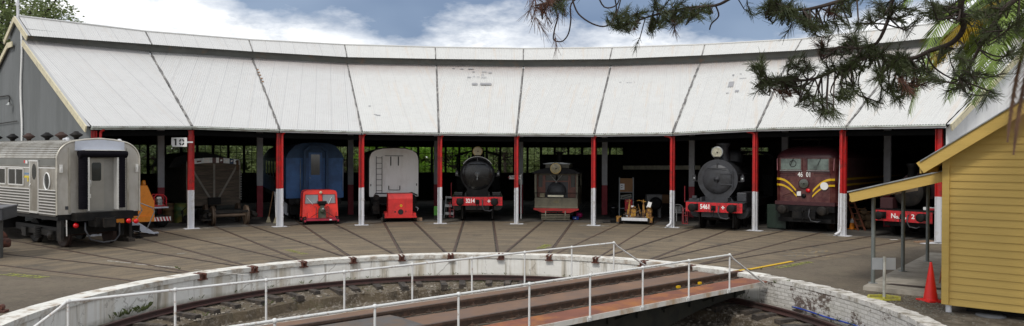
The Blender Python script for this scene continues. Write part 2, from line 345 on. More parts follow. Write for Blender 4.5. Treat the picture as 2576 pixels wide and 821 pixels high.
# ------------------------------------------------------------------ the ground
def ring_sheet(R0, R1, a0, a1, z, na, rs=None, uvs=True):
    mb = MB(); rs = rs or [R0, R1]
    for i in range(na):
        t0 = a0+(a1-a0)*i/na; t1 = a0+(a1-a0)*(i+1)/na
        for r0, r1 in zip(rs, rs[1:]):
            z0 = z(r0) if callable(z) else z; z1 = z(r1) if callable(z) else z
            mb.quad(P(r0, t0, z0), P(r0, t1, z0), P(r1, t1, z1), P(r1, t0, z1), [(t0*13, r0), (t1*13, r0), (t1*13, r1), (t0*13, r1)])
    return mb
kind(ring_sheet(9.25, 700, 0, 2*PI, 0, 180, [9.25, 12, 16, 24, 40, 80, 200, 700]).build('ground', ground_material()))
kind(ring_sheet(9.26, 21.4, -1.2, .93, .004, 120, [9.26, 10.5, 13, 16, 19, 21.4]).build('paved_apron', apron_material()))
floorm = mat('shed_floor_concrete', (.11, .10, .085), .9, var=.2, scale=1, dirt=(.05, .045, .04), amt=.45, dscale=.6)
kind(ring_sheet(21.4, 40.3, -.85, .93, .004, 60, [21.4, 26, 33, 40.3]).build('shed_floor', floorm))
# the pit
def pitz(r):
    for a, b in ((8.9, -.60), (7.9, -.66), (7.35, -.72), (7.28, -.95), (5, -1.25), (2.2, -1.4), (0, -1.4)):
        if r >= a: return b
pf = MB(); rs = [8.9, 7.9, 7.35, 7.28, 6.3, 5.2, 4, 2.2, .01]
zs = [-.70, -.77, -.84, -1.08, -1.12, -1.2, -1.28, -1.38, -1.38]
NA = 140; rr = random.Random(3)
hz = [[0 if j < 4 or j == 8 else rr.uniform(-.05, .05) for j in range(9)] for i in range(NA)]
rz = [[0 if j < 2 or j > 5 else [0, 0, rr.uniform(-.13, .13), 0, rr.uniform(-.2, .2), rr.uniform(-.2, .2)][j] for j in range(9)] for i in range(NA)]
for row in rz: row[3] = row[2]
for i in range(NA):
    for j in range(8):
        t0, t1 = 2*PI*i/NA, 2*PI*(i+1)/NA; k = (i+1) % NA
        pf.quad(P(rs[j+1]+rz[i][j+1], t0, zs[j+1]+hz[i][j+1]), P(rs[j+1]+rz[k][j+1], t1, zs[j+1]+hz[k][j+1]), P(rs[j]+rz[k][j], t1, zs[j]+hz[k][j]), P(rs[j]+rz[i][j], t0, zs[j]+hz[i][j]))
kind(pf.build('pit_floor', pitfloor_material()))
ABR = 1.02       # east of this angle the pit wall is bare brick
wl = thing('retaining_wall', 'white painted round wall lining the turntable pit, plastered on the far side and brick on the right', 'wall', P(9, 0))
wl.location = (0, 0, 0)
def wall_face(a0, a1, n, name, m, jit):
    mb = MB()
    for i in range(n):
        t0 = a0+(a1-a0)*i/n; t1 = a0+(a1-a0)*(i+1)/n
        mb.quad(P(8.82, t0, -.8), P(8.82, t1, -.8), P(8.80, t1, .03), P(8.80, t0, .03), [(t0*8.8, -.05), (t1*8.8, -.05), (t1*8.8, .66), (t0*8.8, .66)])
    return mb.build(name, m, wl)
pw = pitwall_material(); bw = brick_material()
wall_face(ABR-2*PI+1.9, ABR, 150, 'plaster_face', pw, 0); wall_face(ABR, ABR+1.9, 60, 'brick_face', bw, 0)
cpm = mat('coping_white', (.70, .69, .64), .8, var=.1, scale=3, dirt=(.34, .27, .2), amt=.3, dscale=2.4, bump=.4)
cop = MB()
n = 190
for i in range(n):
    t0 = ABR-2*PI+1.9+(2*PI-1.9)*i/n; t1 = ABR-2*PI+1.9+(2*PI-1.9)*(i+1)/n
    j0 = .012*sin(t0*31)+.01*sin(t0*77); j1 = .012*sin(t1*31)+.01*sin(t1*77)
    cop.quad(P(8.76, t0, .035), P(8.76, t1, .035), P(9.27+j1, t1, .035), P(9.27+j0, t0, .035))
    cop.quad(P(8.76, t1, .035), P(8.76, t0, .035), P(8.77, t0, -.09), P(8.77, t1, -.09))
    cop.quad(P(9.27+j0, t0, .035), P(9.27+j1, t1, .035), P(9.29, t1, -.03), P(9.29, t0, -.03))
cop.build('coping', cpm, wl)
bc = MB(); nb = 118
bcm = mat('brick_coping', (.64, .62, .58), .85, var=.12, scale=4, dirt=(.3, .27, .22), amt=.32, dscale=3.4, bump=.6)
for i in range(nb):
    t0 = ABR+1.9*i/nb; t1 = ABR+1.9*(i+.93)/nb; zz = .03+rr.uniform(-.012, .012); r0 = 8.795+rr.uniform(-.01, .006)
    vs = [P(r, t, z) for r in (r0, 9.2) for t in (t0, t1) for z in (-.07, zz)]
    bc.add(vs, [(0, 1, 3, 2), (4, 6, 7, 5), (0, 4, 5, 1), (2, 3, 7, 6), (1, 5, 7, 3)])
bc.build('brick_coping', bcm, wl)
# ring rail on sleepers
rt = thing('ring_rail_track', 'brown rusty running rail curving round the foot of the pit wall on old timber sleepers', 'rail track')
mb = MB()
for i in range(160):
    t0, t1 = 2*PI*i/160, 2*PI*(i+1)/160
    pr = [(8.34, -.70), (8.34, -.685), (8.27, -.66), (8.265, -.60), (8.30, -.592), (8.30, -.555), (8.22, -.555), (8.22, -.592), (8.25, -.60), (8.245, -.66), (8.18, -.685), (8.18, -.70)]
    for (ra, za), (rb, zb) in zip(pr, pr[1:]):
        mb.quad(P(ra, t0, za), P(rb, t0, zb), P(rb, t1, zb), P(ra, t1, za))
mb.build('running_rail', ringrail, rt)
for i in range(76):
    a = 2*PI*(i+rr.uniform(-.25, .25))/76; ln = rr.uniform(.75, 1.15)
    mb = MB(); w = .2; h = .15
    vs = []
    for r in (8.5-ln, 8.5-ln*.5, 8.5):
        for x, z in ((-1, 0), (1, 0), (.94, 1), (-.94, 1)):
            p = P(r, a, -.85+z*h+rr.uniform(-.012, .012)); p += Vector((cos(a), -sin(a), 0))*x*(w/2+rr.uniform(-.014, .014)); vs.append(p)
    mb.add(vs, [(0, 1, 2, 3), (11, 10, 9, 8)]+[(s*4+k, (s+1)*4+k, (s+1)*4+(k+1) % 4, s*4+(k+1) % 4) for s in (0, 1) for k in range(4)])
    mb.build('sleeper', sleeperm, rt)
hose = tag(MB().tube([P(8.76, t/40, -.60+.015*sin(t*.7)) for t in range(46, 84)], .02, 6).build('hose', blueplastic), 'bright blue hose lying against the brick pit wall above the ring rail', 'hose')

# ------------------------------------------------------------------ roundhouse survey
TH, PH = .177758, .04949
base_px = {2: (480, 574), 3: (701, 569), 4: (908, 565), 5: (1106, 561), 6: (1299, 562), 7: (1493, 566), 8: (1691, 571), 9: (1899, 579), 10: (2120, 592), 11: (2362, 610)}
post = {1: P(21.3, PH-5*TH)}
for k, (u, v) in base_px.items(): post[k] = at(u, v+1.8)
eave_px = {1: (227, 322), 2: (483, 322), 3: (703, 330), 4: (910, 335), 5: (1104, 338), 6: (1300, 340), 7: (1495, 341), 8: (1693, 338), 9: (1904, 327), 10: (2130, 322), 11: (2382, 317)}
top_px = {1: (65, 102), 2: (377, 131), 3: (634, 147), 4: (873, 160), 5: (1098, 164.5), 6: (1317, 167), 7: (1537, 165.5), 8: (1761, 159), 9: (1986, 147)}
mon_px = {1: (77, 90), 2: (382, 112), 3: (636, 130), 4: (873, 144), 5: (1096, 148.5), 6: (1316, 151), 7: (1534, 149), 8: (1766, 139.5), 9: (2001, 127.6)}
rid_px = {1: (45, 41.5), 2: (366, 80), 3: (626, 101), 4: (867, 113.6), 5: (1095, 120), 6: (1317, 123.5), 7: (1540, 121), 8: (1773, 113), 9: (2017, 99.5)}
def model(k, R, z): return P(R, PH+(k-6)*TH, z)
RO, RT_, RM, RR = 20.7, 29.75, 29.2, 30.83
eave = {k: on_cyl(eave_px[k][0], eave_px[k][1]-4.5, rad(post[k])-.28) for k in eave_px}
rtop = {k: (on_cyl(*top_px[k], RT_) if k in top_px else model(k, RT_, 8.7)) for k in range(1, 12)}
rmon = {k: (on_cyl(*mon_px[k], RM) if k in mon_px else model(k, RM, 9.0)) for k in range(1, 12)}
ridg = {k: (on_cyl(*rid_px[k], RR) if k in rid_px else model(k, RR, 9.92)) for k in range(1, 12)}
rtop[11] = on_cyl(2512, 189-0, 26.6) if False else rtop[11]
kA = {k: ang(ridg[k]) for k in ridg}
def back(k, R, z): return P(R, kA[k], z)
rh = thing('roundhouse', 'long curved roundhouse with pale corrugated roof and open front of red and white posts', 'roundhouse')
def corr_panel(A, B, Cc, D, gap=.04, pitch=.1, amp=.011, jag=0.02):
    """corrugated sheet: A,B eave left/right; D,Cc top left/right. Waves run up the slope, the sides are cut along the seams."""
    ex = (B-A).normalized(); nrm = ex.cross(D-A).normalized(); up = nrm.cross(ex).normalized()
    if nrm.z < 0: nrm = -nrm
    def q(p): d = p-A; return d.dot(ex), d.dot(up)
    (bx, by), (cx, cy), (dx, dy) = q(B), q(Cc), q(D)
    lo, hi = min(0, dx)+gap, max(bx, cx)-gap; warp = (Cc-A).dot(nrm)
    mb = MB(); cols = int((hi-lo)/(pitch/6)); prev = None
    for i in range(cols+1):
        x = lo+(hi-lo)*i/cols
        # vertical extent at x
        y0 = 0.0; y1 = dy+(cy-dy)*(x-dx)/(cx-dx)
        if x < gap: y0 = dy*(x-gap)/(dx if abs(dx) > 1e-6 else -1e-6)
        if x > bx-gap: y0 = by+(cy-by)*(x-bx+gap)/(cx-bx if abs(cx-bx) > 1e-6 else 1e-6)
        if x < dx: y1 = dy*x/dx
        if x > cx: y1 = by+(cy-by)*(x-bx)/(cx-bx)
        y1 = max(y1, y0+.001)
        w = amp*sin(2*PI*x/pitch)
        def wf(y):
            l = dx*y/dy; r = bx+(cx-bx)*(y-by)/(cy-by); return warp*max(0, min(1, (x-l)/(r-l)))*(y/cy)
        wa, wb = wf(y0), wf(y1)
        a = A+ex*x+up*y0+nrm*(w+wa); b = A+ex*x+up*y1+nrm*(w+wb)
        # follow the sheet's slight warp
        cur = (a, b, (x, y0), (x, y1))
        if prev: mb.quad(prev[0], cur[0], cur[1], prev[1], [prev[2], cur[2], cur[3], prev[3]])
        prev = cur
    for i in range(len(mb.sm)): mb.sm[i] = False
    return mb, ex, up, nrm
RPR = random.Random(11); lintelm = mat('black_lintel', (.005, .005, .005), 1, spec=.1)  # lintel colour is near black and matt all over
panels = {}
for k in range(1, 11):
    A, B, Cc, D = eave[k], eave[k+1], rtop[k+1], rtop[k]
    mb, ex, up, nrm = corr_panel(A, B, Cc, D, gap=.05, amp=.006 if k <= 4 else .011)
    m = roof_left if k <= 3 else roof_right
    panels[k] = (mb.build('roof_panel', m, rh), A, ex, up, nrm)
    A, B, Cc, D = rmon[k], rmon[k+1], ridg[k+1], ridg[k]
    mb, e2, u2, n2 = corr_panel(A, B, Cc, D, gap=.03, amp=.005 if k <= 4 else .009)
    mb.build('ridge_vent_roof', m, rh)
    # vent fascia wall between the two roofs
    lowk, lowk1 = rtop[k]-Vector((0, 0, .06)), rtop[k+1]-Vector((0, 0, .06))
    MB().quad(lowk, lowk1, lowk1+Vector((0, 0, .62)), lowk+Vector((0, 0, .62))).build('vent_fascia', ventwall, rh)
    # back slopes and rear ridge vent slope
    MB().quad(back(k+1, 32.5, 9.0), back(k, 32.5, 9.0), ridg[k], ridg[k+1]).build('rear_vent_roof', m, rh)
    MB().quad(back(k+1, 40.6, 4.4), back(k, 40.6, 4.4), back(k, 31.9, 8.75), back(k+1, 31.9, 8.75)).build('rear_roof_slope', m, rh)
    # dark sheet added under the roof to cut bounce light inside
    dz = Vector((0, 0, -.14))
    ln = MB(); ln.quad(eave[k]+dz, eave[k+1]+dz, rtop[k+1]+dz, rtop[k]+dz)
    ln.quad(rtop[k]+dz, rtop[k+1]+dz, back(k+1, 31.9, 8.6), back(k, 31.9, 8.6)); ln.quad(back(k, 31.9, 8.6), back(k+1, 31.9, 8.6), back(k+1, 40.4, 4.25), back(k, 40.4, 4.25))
    ln.build('anti_bounce_lining', shed_dark, rh)
    # gutter, dark lintel beam
    g = MB(); a, b = eave[k], eave[k+1]; d = (b-a).normalized(); o = (P(0, 0)-Vector((a.x, a.y, 0))); o.z = 0; o.normalize()
    a1, b1 = a+d*.02, b-d*.02
    g.beam(a1+o*.07-Vector((0, 0, .05)), b1+o*.07-Vector((0, 0, .05)), .12, .06)
    g.build('gutter', gutter, rh, .015)
    g = MB(); g.beam(a1-o*.0-Vector((0, 0, .115)), b1-o*.0-Vector((0, 0, .115)), .04, .06); g.build('eave_board', whitep if k > 2 else gutter, rh)
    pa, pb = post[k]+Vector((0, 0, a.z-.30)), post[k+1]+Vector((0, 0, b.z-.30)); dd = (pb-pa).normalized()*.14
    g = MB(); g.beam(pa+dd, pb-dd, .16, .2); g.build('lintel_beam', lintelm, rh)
# ridge capping per bay
for k in range(1, 11):
    MB().tube([ridg[k]+Vector((0, 0, .02)), ridg[k+1]+Vector((0, 0, .02))], .055, 8).build('ridge_cap', roof_right, rh)
# valley strips along the seams, edges torn and wavy
for k in range(2, 11):
    a, b = eave[k], rtop[k]; n = 26; mb = MB(); pp = None
    side = Vector((cos(ang(a)), -sin(ang(a)), 0)); w0 = .075 if k in (2, 3, 8, 9, 10) else .055
    for i in range(n+1):
        t = i/n; p = a.lerp(b, t)+Vector((0, 0, .018)); l = w0*RPR.uniform(.35, 1.0); r = w0*RPR.uniform(.35, 1.0)
        cur = (p-side*l, p+side*r)
        if pp: mb.quad(pp[0], pp[1], cur[1], cur[0])
        pp = cur
    mb.build('valley_flashing', valleym, rh)
    a, b = rmon[k], ridg[k]; s2 = side*.03
    MB().quad(a-s2+Vector((0, 0, .02)), a+s2+Vector((0, 0, .02)), b+s2+Vector((0, 0, .02)), b-s2+Vector((0, 0, .02))).build('vent_flashing', valleym, rh)
# patches on the iron
def patch(k, u, v, w, h, m=patchm):
    _, A, ex, up, nrm = panels[k]; r = ray(u, v); t = (A-Vector((0, 0, HC))).dot(nrm)/r.dot(nrm); p = Vector((0, 0, HC))+r*t+nrm*.02
    MB().quad(p-ex*w/2-up*h/2, p+ex*w/2-up*h/2, p+ex*w/2+up*h/2, p-ex*w/2+up*h/2).build('repair_patch', m, rh)
for k, u, v, w, h in [(5, 1194, 212, .3, .33), (5, 1222, 212, .62, .33), (5, 1141, 173, .15, .12), (5, 1162, 174, .2, .12), (5, 1184, 174, .34, .14), (5, 1191, 181, .15, .12), (5, 1218, 181, .3, .1),
                      (5, 1233, 183, .2, .15), (5, 1180, 195, .2, .13), (5, 1192, 193, .12, .09), (5, 1203, 194, .16, .07), (5, 1217, 195, .3, .1), (5, 1214, 188, .14, .1),
                      (4, 930, 268, .12, .13), (4, 951, 291, .22, .12), (4, 944, 289, .15, .06), (7, 1561, 208, .12, .07), (7, 1583, 209, .35, .1), (7, 1598, 208, .1, .07),
                      (8, 1839, 213, .26, .85), (8, 1845, 190, .1, .25), (8, 1854, 230, .18, .3), (8, 1863, 187, .1, .1), (8, 1830, 235, .12, .1), (8, 1869, 198, .35, .06)]:
    patch(k, u, v, w, h)
for u, v in [(645, 176), (648, 183), (651, 190), (655, 198), (658, 206)]: patch(3, u+3, v, .1, .16, rustpatch)
# front posts with downpipes
EAVEZ = {k: eave[k].z for k in eave}
for k in range(1, 12):
    p = post[k]; a = ang(p); h = EAVEZ[k]-.17
    fr = Matrix.Rotation(-a, 3, 'Z')
    def lp(x, y, z): return p+fr@Vector((x, y, z))
    big = k >= 10 or k == 2; PS = 1.73+{1: 0, 2: -.03, 3: .0, 4: .02, 5: .01, 6: 0, 7: .03, 8: -.03, 9: -.01, 10: .02, 11: .03}[k]
    w = .2 if not big else .24
    for z0, z1, m, nm in ((0.02, PS, whitep, 'post_lower'), (PS, h, red, 'post_upper')):
        q = MB()
        for x in (-w/2+.012, w/2-.012): q.box(lp(x, 0, (z0+z1)/2), (.024, .2, z1-z0), fr)
        q.box(lp(0, 0, (z0+z1)/2), (w-.05, .02, z1-z0), fr)
        if nm == 'post_lower':
            for i in range(7):
                for x in (-w/2-.004, w/2+.004): q.box(lp(x, -.06, .25+i*.22), (.014, .03, .03), fr)
        q.build(nm, m, rh)
    # foot plate and pad
    q = MB(); q.box(lp(.02, -.05, .014), (.62, .42, .022), fr); q.build('post_foot', whitep, rh)
    # downpipe
    pipex = {1: .2, 2: None, 3: .13, 4: .08, 5: .06, 6: .05, 7: .05, 8: -.02, 9: .0, 10: -.02, 11: None}[k]
    if pipex is not None:
        for z0, z1, m in ((.03, PS+.02, whitep), (PS+.02, h-.08, red)):
            q = MB(); q.cyl(lp(pipex, -.17, z0), lp(pipex, -.17, z1), .052, 12)
            for z in (.45, 1.2, 2.1, 3.2):
                if z0 < z < z1: q.cyl(lp(pipex, -.17, z-.03), lp(pipex, -.17, z+.03), .064, 12)
            if m is red:
                sx = -.28 if k in (8, 9) else .06
                q.tube([lp(pipex, -.17, z1-.02), lp(pipex+sx*.4, -.2, z1+.07), lp(pipex+sx, -.28, z1+.1), lp(pipex+sx, -.3, z1+.13)], .055, 10)
            elif k in (8, 10):
                q.tube([lp(pipex, -.17, .35), lp(pipex-.02, -.22, .18), lp(pipex-.16, -.36, .06)], .055, 10)
            q.build('downpipe', m, rh)
# thin conduit beside post 10
p = post[10]; MB().tube([p+Vector((-.24, -.1, .08)), p+Vector((-.2, -.08, 1.9)), p+Vector((-.12, -.05, 4.1))], .022, 6).build('conduit', whitep, rh)
# middle row of posts
for k in range(2, 11):
    a = PH+(k-6)*TH
    for z0, z1, m, nm in ((0, 1.65, maroonp, 'inner_post_lower'), (1.65, 6.7, midgrey, 'inner_post_upper')):
        q = MB(); q.box(P(26.8, a, (z0+z1)/2), (.3, .2, z1-z0), Matrix.Rotation(-a, 3, 'Z')); q.build(nm, m, rh)
# rear wall with its strip of windows
RB = 40.3
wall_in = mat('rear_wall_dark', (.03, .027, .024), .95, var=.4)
def rear_bay(k, opens):
    a, b = P(RB, kA[k]), P(RB, kA[k+1]); d = b-a; Lw = d.length; d.normalize(); z = Vector((0, 0, 1)); nrm = Vector((d.y, -d.x, 0))
    def pt(x, zz): return a+d*x+z*zz
    w = MB()
    def blk(x0, x1, z0, z1):
        p, q = pt((x0+x1)/2, z0), pt((x0+x1)/2, z1)
        w.beam(pt(x0, (z0+z1)/2), pt(x1, (z0+z1)/2), .12, z1-z0)
    pitch = Lw/7
    blk(0, Lw, 3.92, 4.5)
    blk(0, Lw, 0, 2.05)
    for i in range(7):
        x0, x1 = i*pitch+.085, (i+1)*pitch-.085; o = opens[i]
        blk(i*pitch, x0, 2.05, 3.92); blk(x1, (i+1)*pitch, 2.05, 3.92)
        if o == 0: blk(x0, x1, 2.05, 3.92); continue
        zb = 2.05 if o == 2 else 3.42
        if o == 1: blk(x0, x1, 2.05, 3.42)
        fr = MB(); fr.beam(pt((x0+x1)/2, zb), pt((x0+x1)/2, 3.92), .04, .04, up=nrm)
        rows = 4 if o == 2 else 1
        for r in range(1, rows): zz = zb+(3.92-zb)*r/rows; fr.beam(pt(x0, zz), pt(x1, zz), .04, .035)
        wn = fr.build('window', shed_dark, rh)
        MB().quad(pt(x0, zb), pt(x1, zb), pt(x1, 3.92), pt(x0, 3.92)).build('pane', pane, wn)
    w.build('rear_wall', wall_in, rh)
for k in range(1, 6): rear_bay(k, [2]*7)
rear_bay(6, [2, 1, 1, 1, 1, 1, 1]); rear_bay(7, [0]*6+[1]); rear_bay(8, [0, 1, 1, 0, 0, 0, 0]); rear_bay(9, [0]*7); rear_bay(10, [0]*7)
a = at_d(1568, 422, 50); b = at_d(1762, 422, 47); MB().beam(a, b, .12, .27).build('crane_beam', mat('beam_cream', (.75, .72, .58), .7), rh)
# gable end walls
def gable(k, s, wm, nm):
    """radial end wall; s: -1 left end, +1 right end"""
    a = kA[k] if k == 11 else None
    e, t, m, r = eave[k], rtop[k], rmon[k], ridg[k]
    av = ang(r); ta = Vector((cos(av), -sin(av), 0)); rd = Vector((sin(av), cos(av), 0))
    def G(R, z, off=0): return P(R, av, z)+ta*off
    pts = [G(21.3, 0), G(21.3, 4.4+.0), G(29.72, 8.6), G(29.72, 9.15), G(30.83, 9.75), G(31.95, 9.15), G(31.95, 8.65), G(40.3, 4.4), G(40.3, 0)]
    # corrugated wall: vertical ribs
    mb = MB(); x0 = 21.25; prof = [(21.25, 4.4), (29.72, 8.62), (29.721, 9.2), (30.83, 9.8), (31.95, 9.2), (31.951, 8.65), (40.3, 4.4)]
    def topz(x):
        for (xa, za), (xb, zb) in zip(prof, prof[1:]):
            if xa <= x <= xb: return za+(zb-za)*(x-xa)/(xb-xa)
        return 4.4
    cols = 1100; prev = None
    for i in range(cols+1):
        x = 21.25+(40.3-21.25)*i/cols; w = .008*sin(2*PI*x/.09)
        cur = (G(x, 0, s*.02+w), G(x, topz(x)-.03, s*.02+w))
        if prev: mb.quad(prev[0], cur[0], cur[1], prev[1])
        prev = cur
    mb.build(nm, wm, rh)
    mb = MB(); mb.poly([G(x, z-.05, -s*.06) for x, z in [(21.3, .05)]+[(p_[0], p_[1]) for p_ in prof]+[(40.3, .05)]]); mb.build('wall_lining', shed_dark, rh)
    # barge boards
    off = ta*(s*.16)
    def bb(p, q, nmm='barge_board', h=.26):
        mb = MB(); mb.beam(p, q, .05, h); mb.build(nmm, cream, rh)
    dn = Vector((0, 0, -.13))
    e2 = e.copy()+dn; t2 = P(29.72, ang(t), t.z)+dn
    bb(e2+off, t2+off); bb(m+dn+off, r+dn+off); bb(r+dn+off, P(32.5, av, 8.95)+dn+off)
    bb(P(31.9, av, 8.75)+dn+off, P(40.8, av, 4.3)+dn+off)
    bb(P(31.15, av, 8.72)+dn+off, P(31.95, av, 8.72)+dn+off)
    # overhanging roof edge beyond the wall
    mb = MB()
    for p0, q0 in ((e2-dn, t2-dn), (m, r), (r, P(32.5, av, 8.95)), (P(31.9, av, 8.75), P(40.8, av, 4.3))):
        mb.quad(p0, q0, q0+off*1.2, p0+off*1.2)
        mb.quad(p0-Vector((0, 0, .02)), p0+off*1.2-Vector((0, 0, .02)), q0+off*1.2-Vector((0, 0, .02)), q0-Vector((0, 0, .02)))
    mb.build('roof_verge', roof_left if s < 0 else roof_right, rh)
    return G
G1 = gable(1, -1, gable_grey, 'gable_wall')
gable_white = mat('gable_white', (.80, .81, .81), .7, var=.05, scale=.7, dirt=(.66, .67, .68), amt=.35, dscale=.9, stretch=(1, 1, .3))
gable(11, 1, gable_white, 'gable_wall')
MB().cyl(ridg[1]+Vector((0, 0, -.2)), ridg[1]+Vector((0, 0, .85)), .06, 8).build('finial', whitep, rh)
MB().tube([G1(29.95-.1*sin(i*.9), 9.2-.55*i, -.09) for i in range(16)], .05, 8).build('gable_conduit', signwhite, rh)
MB().tube([G1(37.5, 6.2, -.1), G1(32.0, 6.15, -.1), G1(31.6, 6.0, -.14), G1(31.5, 5.7, -.2)], .03, 6).build('gable_lamp_arm', dark, rh)
MB().lathe([(.05, 0), (.14, -.14)], G1(31.5, 5.78, -.2)).build('gable_lamp', galv, rh)
MB().tube([G1(38.5, 4.75, -.1), G1(30.6, 4.85, -.1)], .02, 6).build('gable_wire', dark, rh)
# sign 10 on its bracket
s10 = thing('number_sign', 'white metal number plate 10 in black stencil figures fixed to the second red post', 'sign', at_d(451, 358, post[2].y-.5), -.1)
mb = MB(); mb.prism([(-.30, -.2), (.35, -.2), (.35, .2), (-.36, .2), (-.36, -.1)], -.012, .012); mb.build('plate', signwhite, s10)
mb = MB(); mb.mm((-.19, -.02, -.14), (-.12, -.013, .14)); mb.mm((-.23, -.02, .08), (-.19, -.013, .13))
for t0 in (12, 102, 192, 282):
    pr = None
    for i in range(9):
        t = math.radians(t0+i*8.3); o_ = (.12+.125*cos(t), .145*sin(t)); i_ = (.12+.062*cos(t), .085*sin(t))
        if pr: mb.quad((pr[0][0], -.018, pr[0][1]), (o_[0], -.018, o_[1]), (i_[0], -.018, i_[1]), (pr[1][0], -.018, pr[1][1]))
        pr = (o_, i_)
mb.build('figures', blackp, s10)
MB().mm((.3, -.005, -.03), (.62, .01, .03)).build('bracket', whitep, s10)
# ------------------------------------------------------------------ tracks
pang = {k: ang(post[k]) for k in post}
bay = {k: (pang[k]+pang[k+1])/2 for k in range(1, 11)}; bay[10] = .838; bay[0] = -.93; bay[-1] = -1.105; bay[1] = -.752
trk = {0: 'silver carriage', 1: 'orange crane machine', 2: 'loose bogie and timber wagon', 3: 'red windowed rail trolley', 4: 'red box trolley and white van', 5: 'black locomotive 3214',
       6: 'olive steam tram', 7: 'flat motor trolley with yellow uprights', 8: 'grey locomotive 5461', 9: 'maroon electric locomotive 46 01', 10: 'red beam marked No. 2', -1: 'far left, painted white line alongside'}
for k in sorted(bay):
    a = bay[k]; t = thing('rail_track', 'rusty rails sunk in the paving leading to the %s' % trk[k], 'rail track', P(8.9, a), -a, 'tracks fanning out from the turntable')
    for s in (-1, 1):
        q = MB(); x = s*.752; r0 = -.12
        q.mm((x-.036, r0, -.02), (x+.036, 31, .014)); q.mm((x-.009, r0, -.15), (x+.009, .28, -.02)); q.mm((x-.065, r0, -.17), (x+.065, .28, -.15))
        q.build('rail', rail_rust, t)
        if k != 7: q = MB(); q.mm((x-s*.037, .36, .0055), (x-s*.085, 31, .0075)); q.build('flangeway', groove, t)
# rusty rail ends let into the coping
for k in range(-1, 11):
    a = ((bay[k]+bay[k+1])/2 if k < 10 else .93)+RPR.uniform(-.004, .004)
    if k == -1: a = -1.02
    t = MB(); f = Matrix.Rotation(-a, 3, 'Z')
    for x in (-.06, .055):
        t.box(P(8.85, a, .028)+f@Vector((x, 0, 0)), (.06, .34, .05), f); t.box(P(8.82, a, -.05)+f@Vector((x, 0, 0)), (.02, .3, .12), f); t.box(P(8.82, a, -.11)+f@Vector((x, 0, 0)), (.12, .28, .03), f)
    t.box(P(8.79, a, -.04)+f@Vector((RPR.uniform(-.05, .05), -.03, 0)), (RPR.uniform(.07, .2), .05, RPR.uniform(.07, .15)), f)
    t.build('rail_end', rust, wl)
# ------------------------------------------------------------------ turntable
DA = .868
tt = thing('turntable', 'steel deck turntable with rusty plates, two rails and white tube handrails across the pit', 'turntable', (XC, YC, 0), -DA)
HL = 8.5
q = MB(); q.mm((-1.02, -HL, -.07), (-.80, HL, -.045)); q.mm((-.68, -HL, -.07), (.68, HL, -.045)); q.mm((.82, -HL, -.07), (1.0, HL, -.045)); q.build('deck_plates', deckrust, tt)
q = MB(); q.mm((1.0, -HL, -.075), (1.70, HL, -.04)); q.build('walkway_plate', deckedge, tt)
q = MB(); q.mm((-1.70, -HL, -.075), (-1.02, HL, -.04)); q.build('walkway_plate', deckrust, tt)
for s in (-1, 1):
    q = MB(); q.mm((s*1.70, -8.3, -.14), (s*1.72, 8.3, -.03)); q.build('edge_angle', deckangle, tt)
    q = MB()
    for z0, z1, w in ((-.075, -.055, .15), (-.055, .055, .02), (.055, .1, .072)): q.mm((s*.752-w/2, -HL, z0), (s*.752+w/2, HL, z1))
    for i in range(44):
        y = -8.4+i*.39
        for e in (-1, 1): q.mm((s*.752+e*.1-.04, y-.05, -.05), (s*.752+e*.1+.04, y+.05, -.015)); q.cyl((s*.752+e*.1, y, -.015), (s*.752+e*.1, y, .02), .014, 6)
    q.build('deck_rail', rail_rust, tt)
    q = MB()   # guard timber with splintered edge inside each rail
    for i in range(60):
        y = -8.5+i*.285; q.mm((s*.752+.13, y, -.05), (s*.752+.13+RPR.uniform(.05, .1), y+.26, -.045+RPR.uniform(.004, .018)))
    q.build('guard_strip', groove, tt)
    q = MB(); out = [(-8.5, -.16), (8.5, -.16), (8.5, -.45), (6.6, -.62), (3.5, -1.15), (1.0, -1.22), (-1.0, -1.22), (-3.5, -1.15), (-6.6, -.62), (-8.5, -.45)]
    q.prismx([(y, z) for y, z in out], s*1.02-.012, s*1.02+.012); q.prismx([(-8.5, -.14), (8.5, -.14), (8.5, -.165), (-8.5, -.165)], s*1.02-.16, s*1.02+.16)
    for i in range(-8, 9): q.mm((s*1.02+(.012 if s > 0 else -.07), i-.01, -.5), (s*1.02+(.07 if s > 0 else -.012), i+.01, -.16))
    for i in range(-5, 6):
        if s > 0: q.mm((-1.0, i*1.65-.06, -.42), (1.0, i*1.65+.06, -.12))
    for i in range(9):
        y = -6.6+i*1.65; q.beam((s*1.03, y, -.42), (s*1.68, y, -.11), .05, .06); q.mm((s*1.03, y-.03, -.14), (s*1.69, y+.03, -.08))
    q.build('girder', girder, tt)
q = MB(); q.prismx([(-3.6, -.03), (-3.3, .05), (-1.55, .05), (-1.3, -.03)], -.62, .58); q.build('centre_cover', platedark, tt)
q = MB(); q.cyl((0, 0, -1.38), (0, 0, -.9), .5, 20); q.build('centre_pivot', girder, tt)
q = MB()
for y in (-8.2, 8.2): q.cyl((-.9, y*.985, -.34), (-1.0, y*.985, -.34), .2, 18); q.cyl((1.0, y*.985, -.34), (.9, y*.985, -.34), .2, 18)
q.build('carrying_wheels', girder, tt)
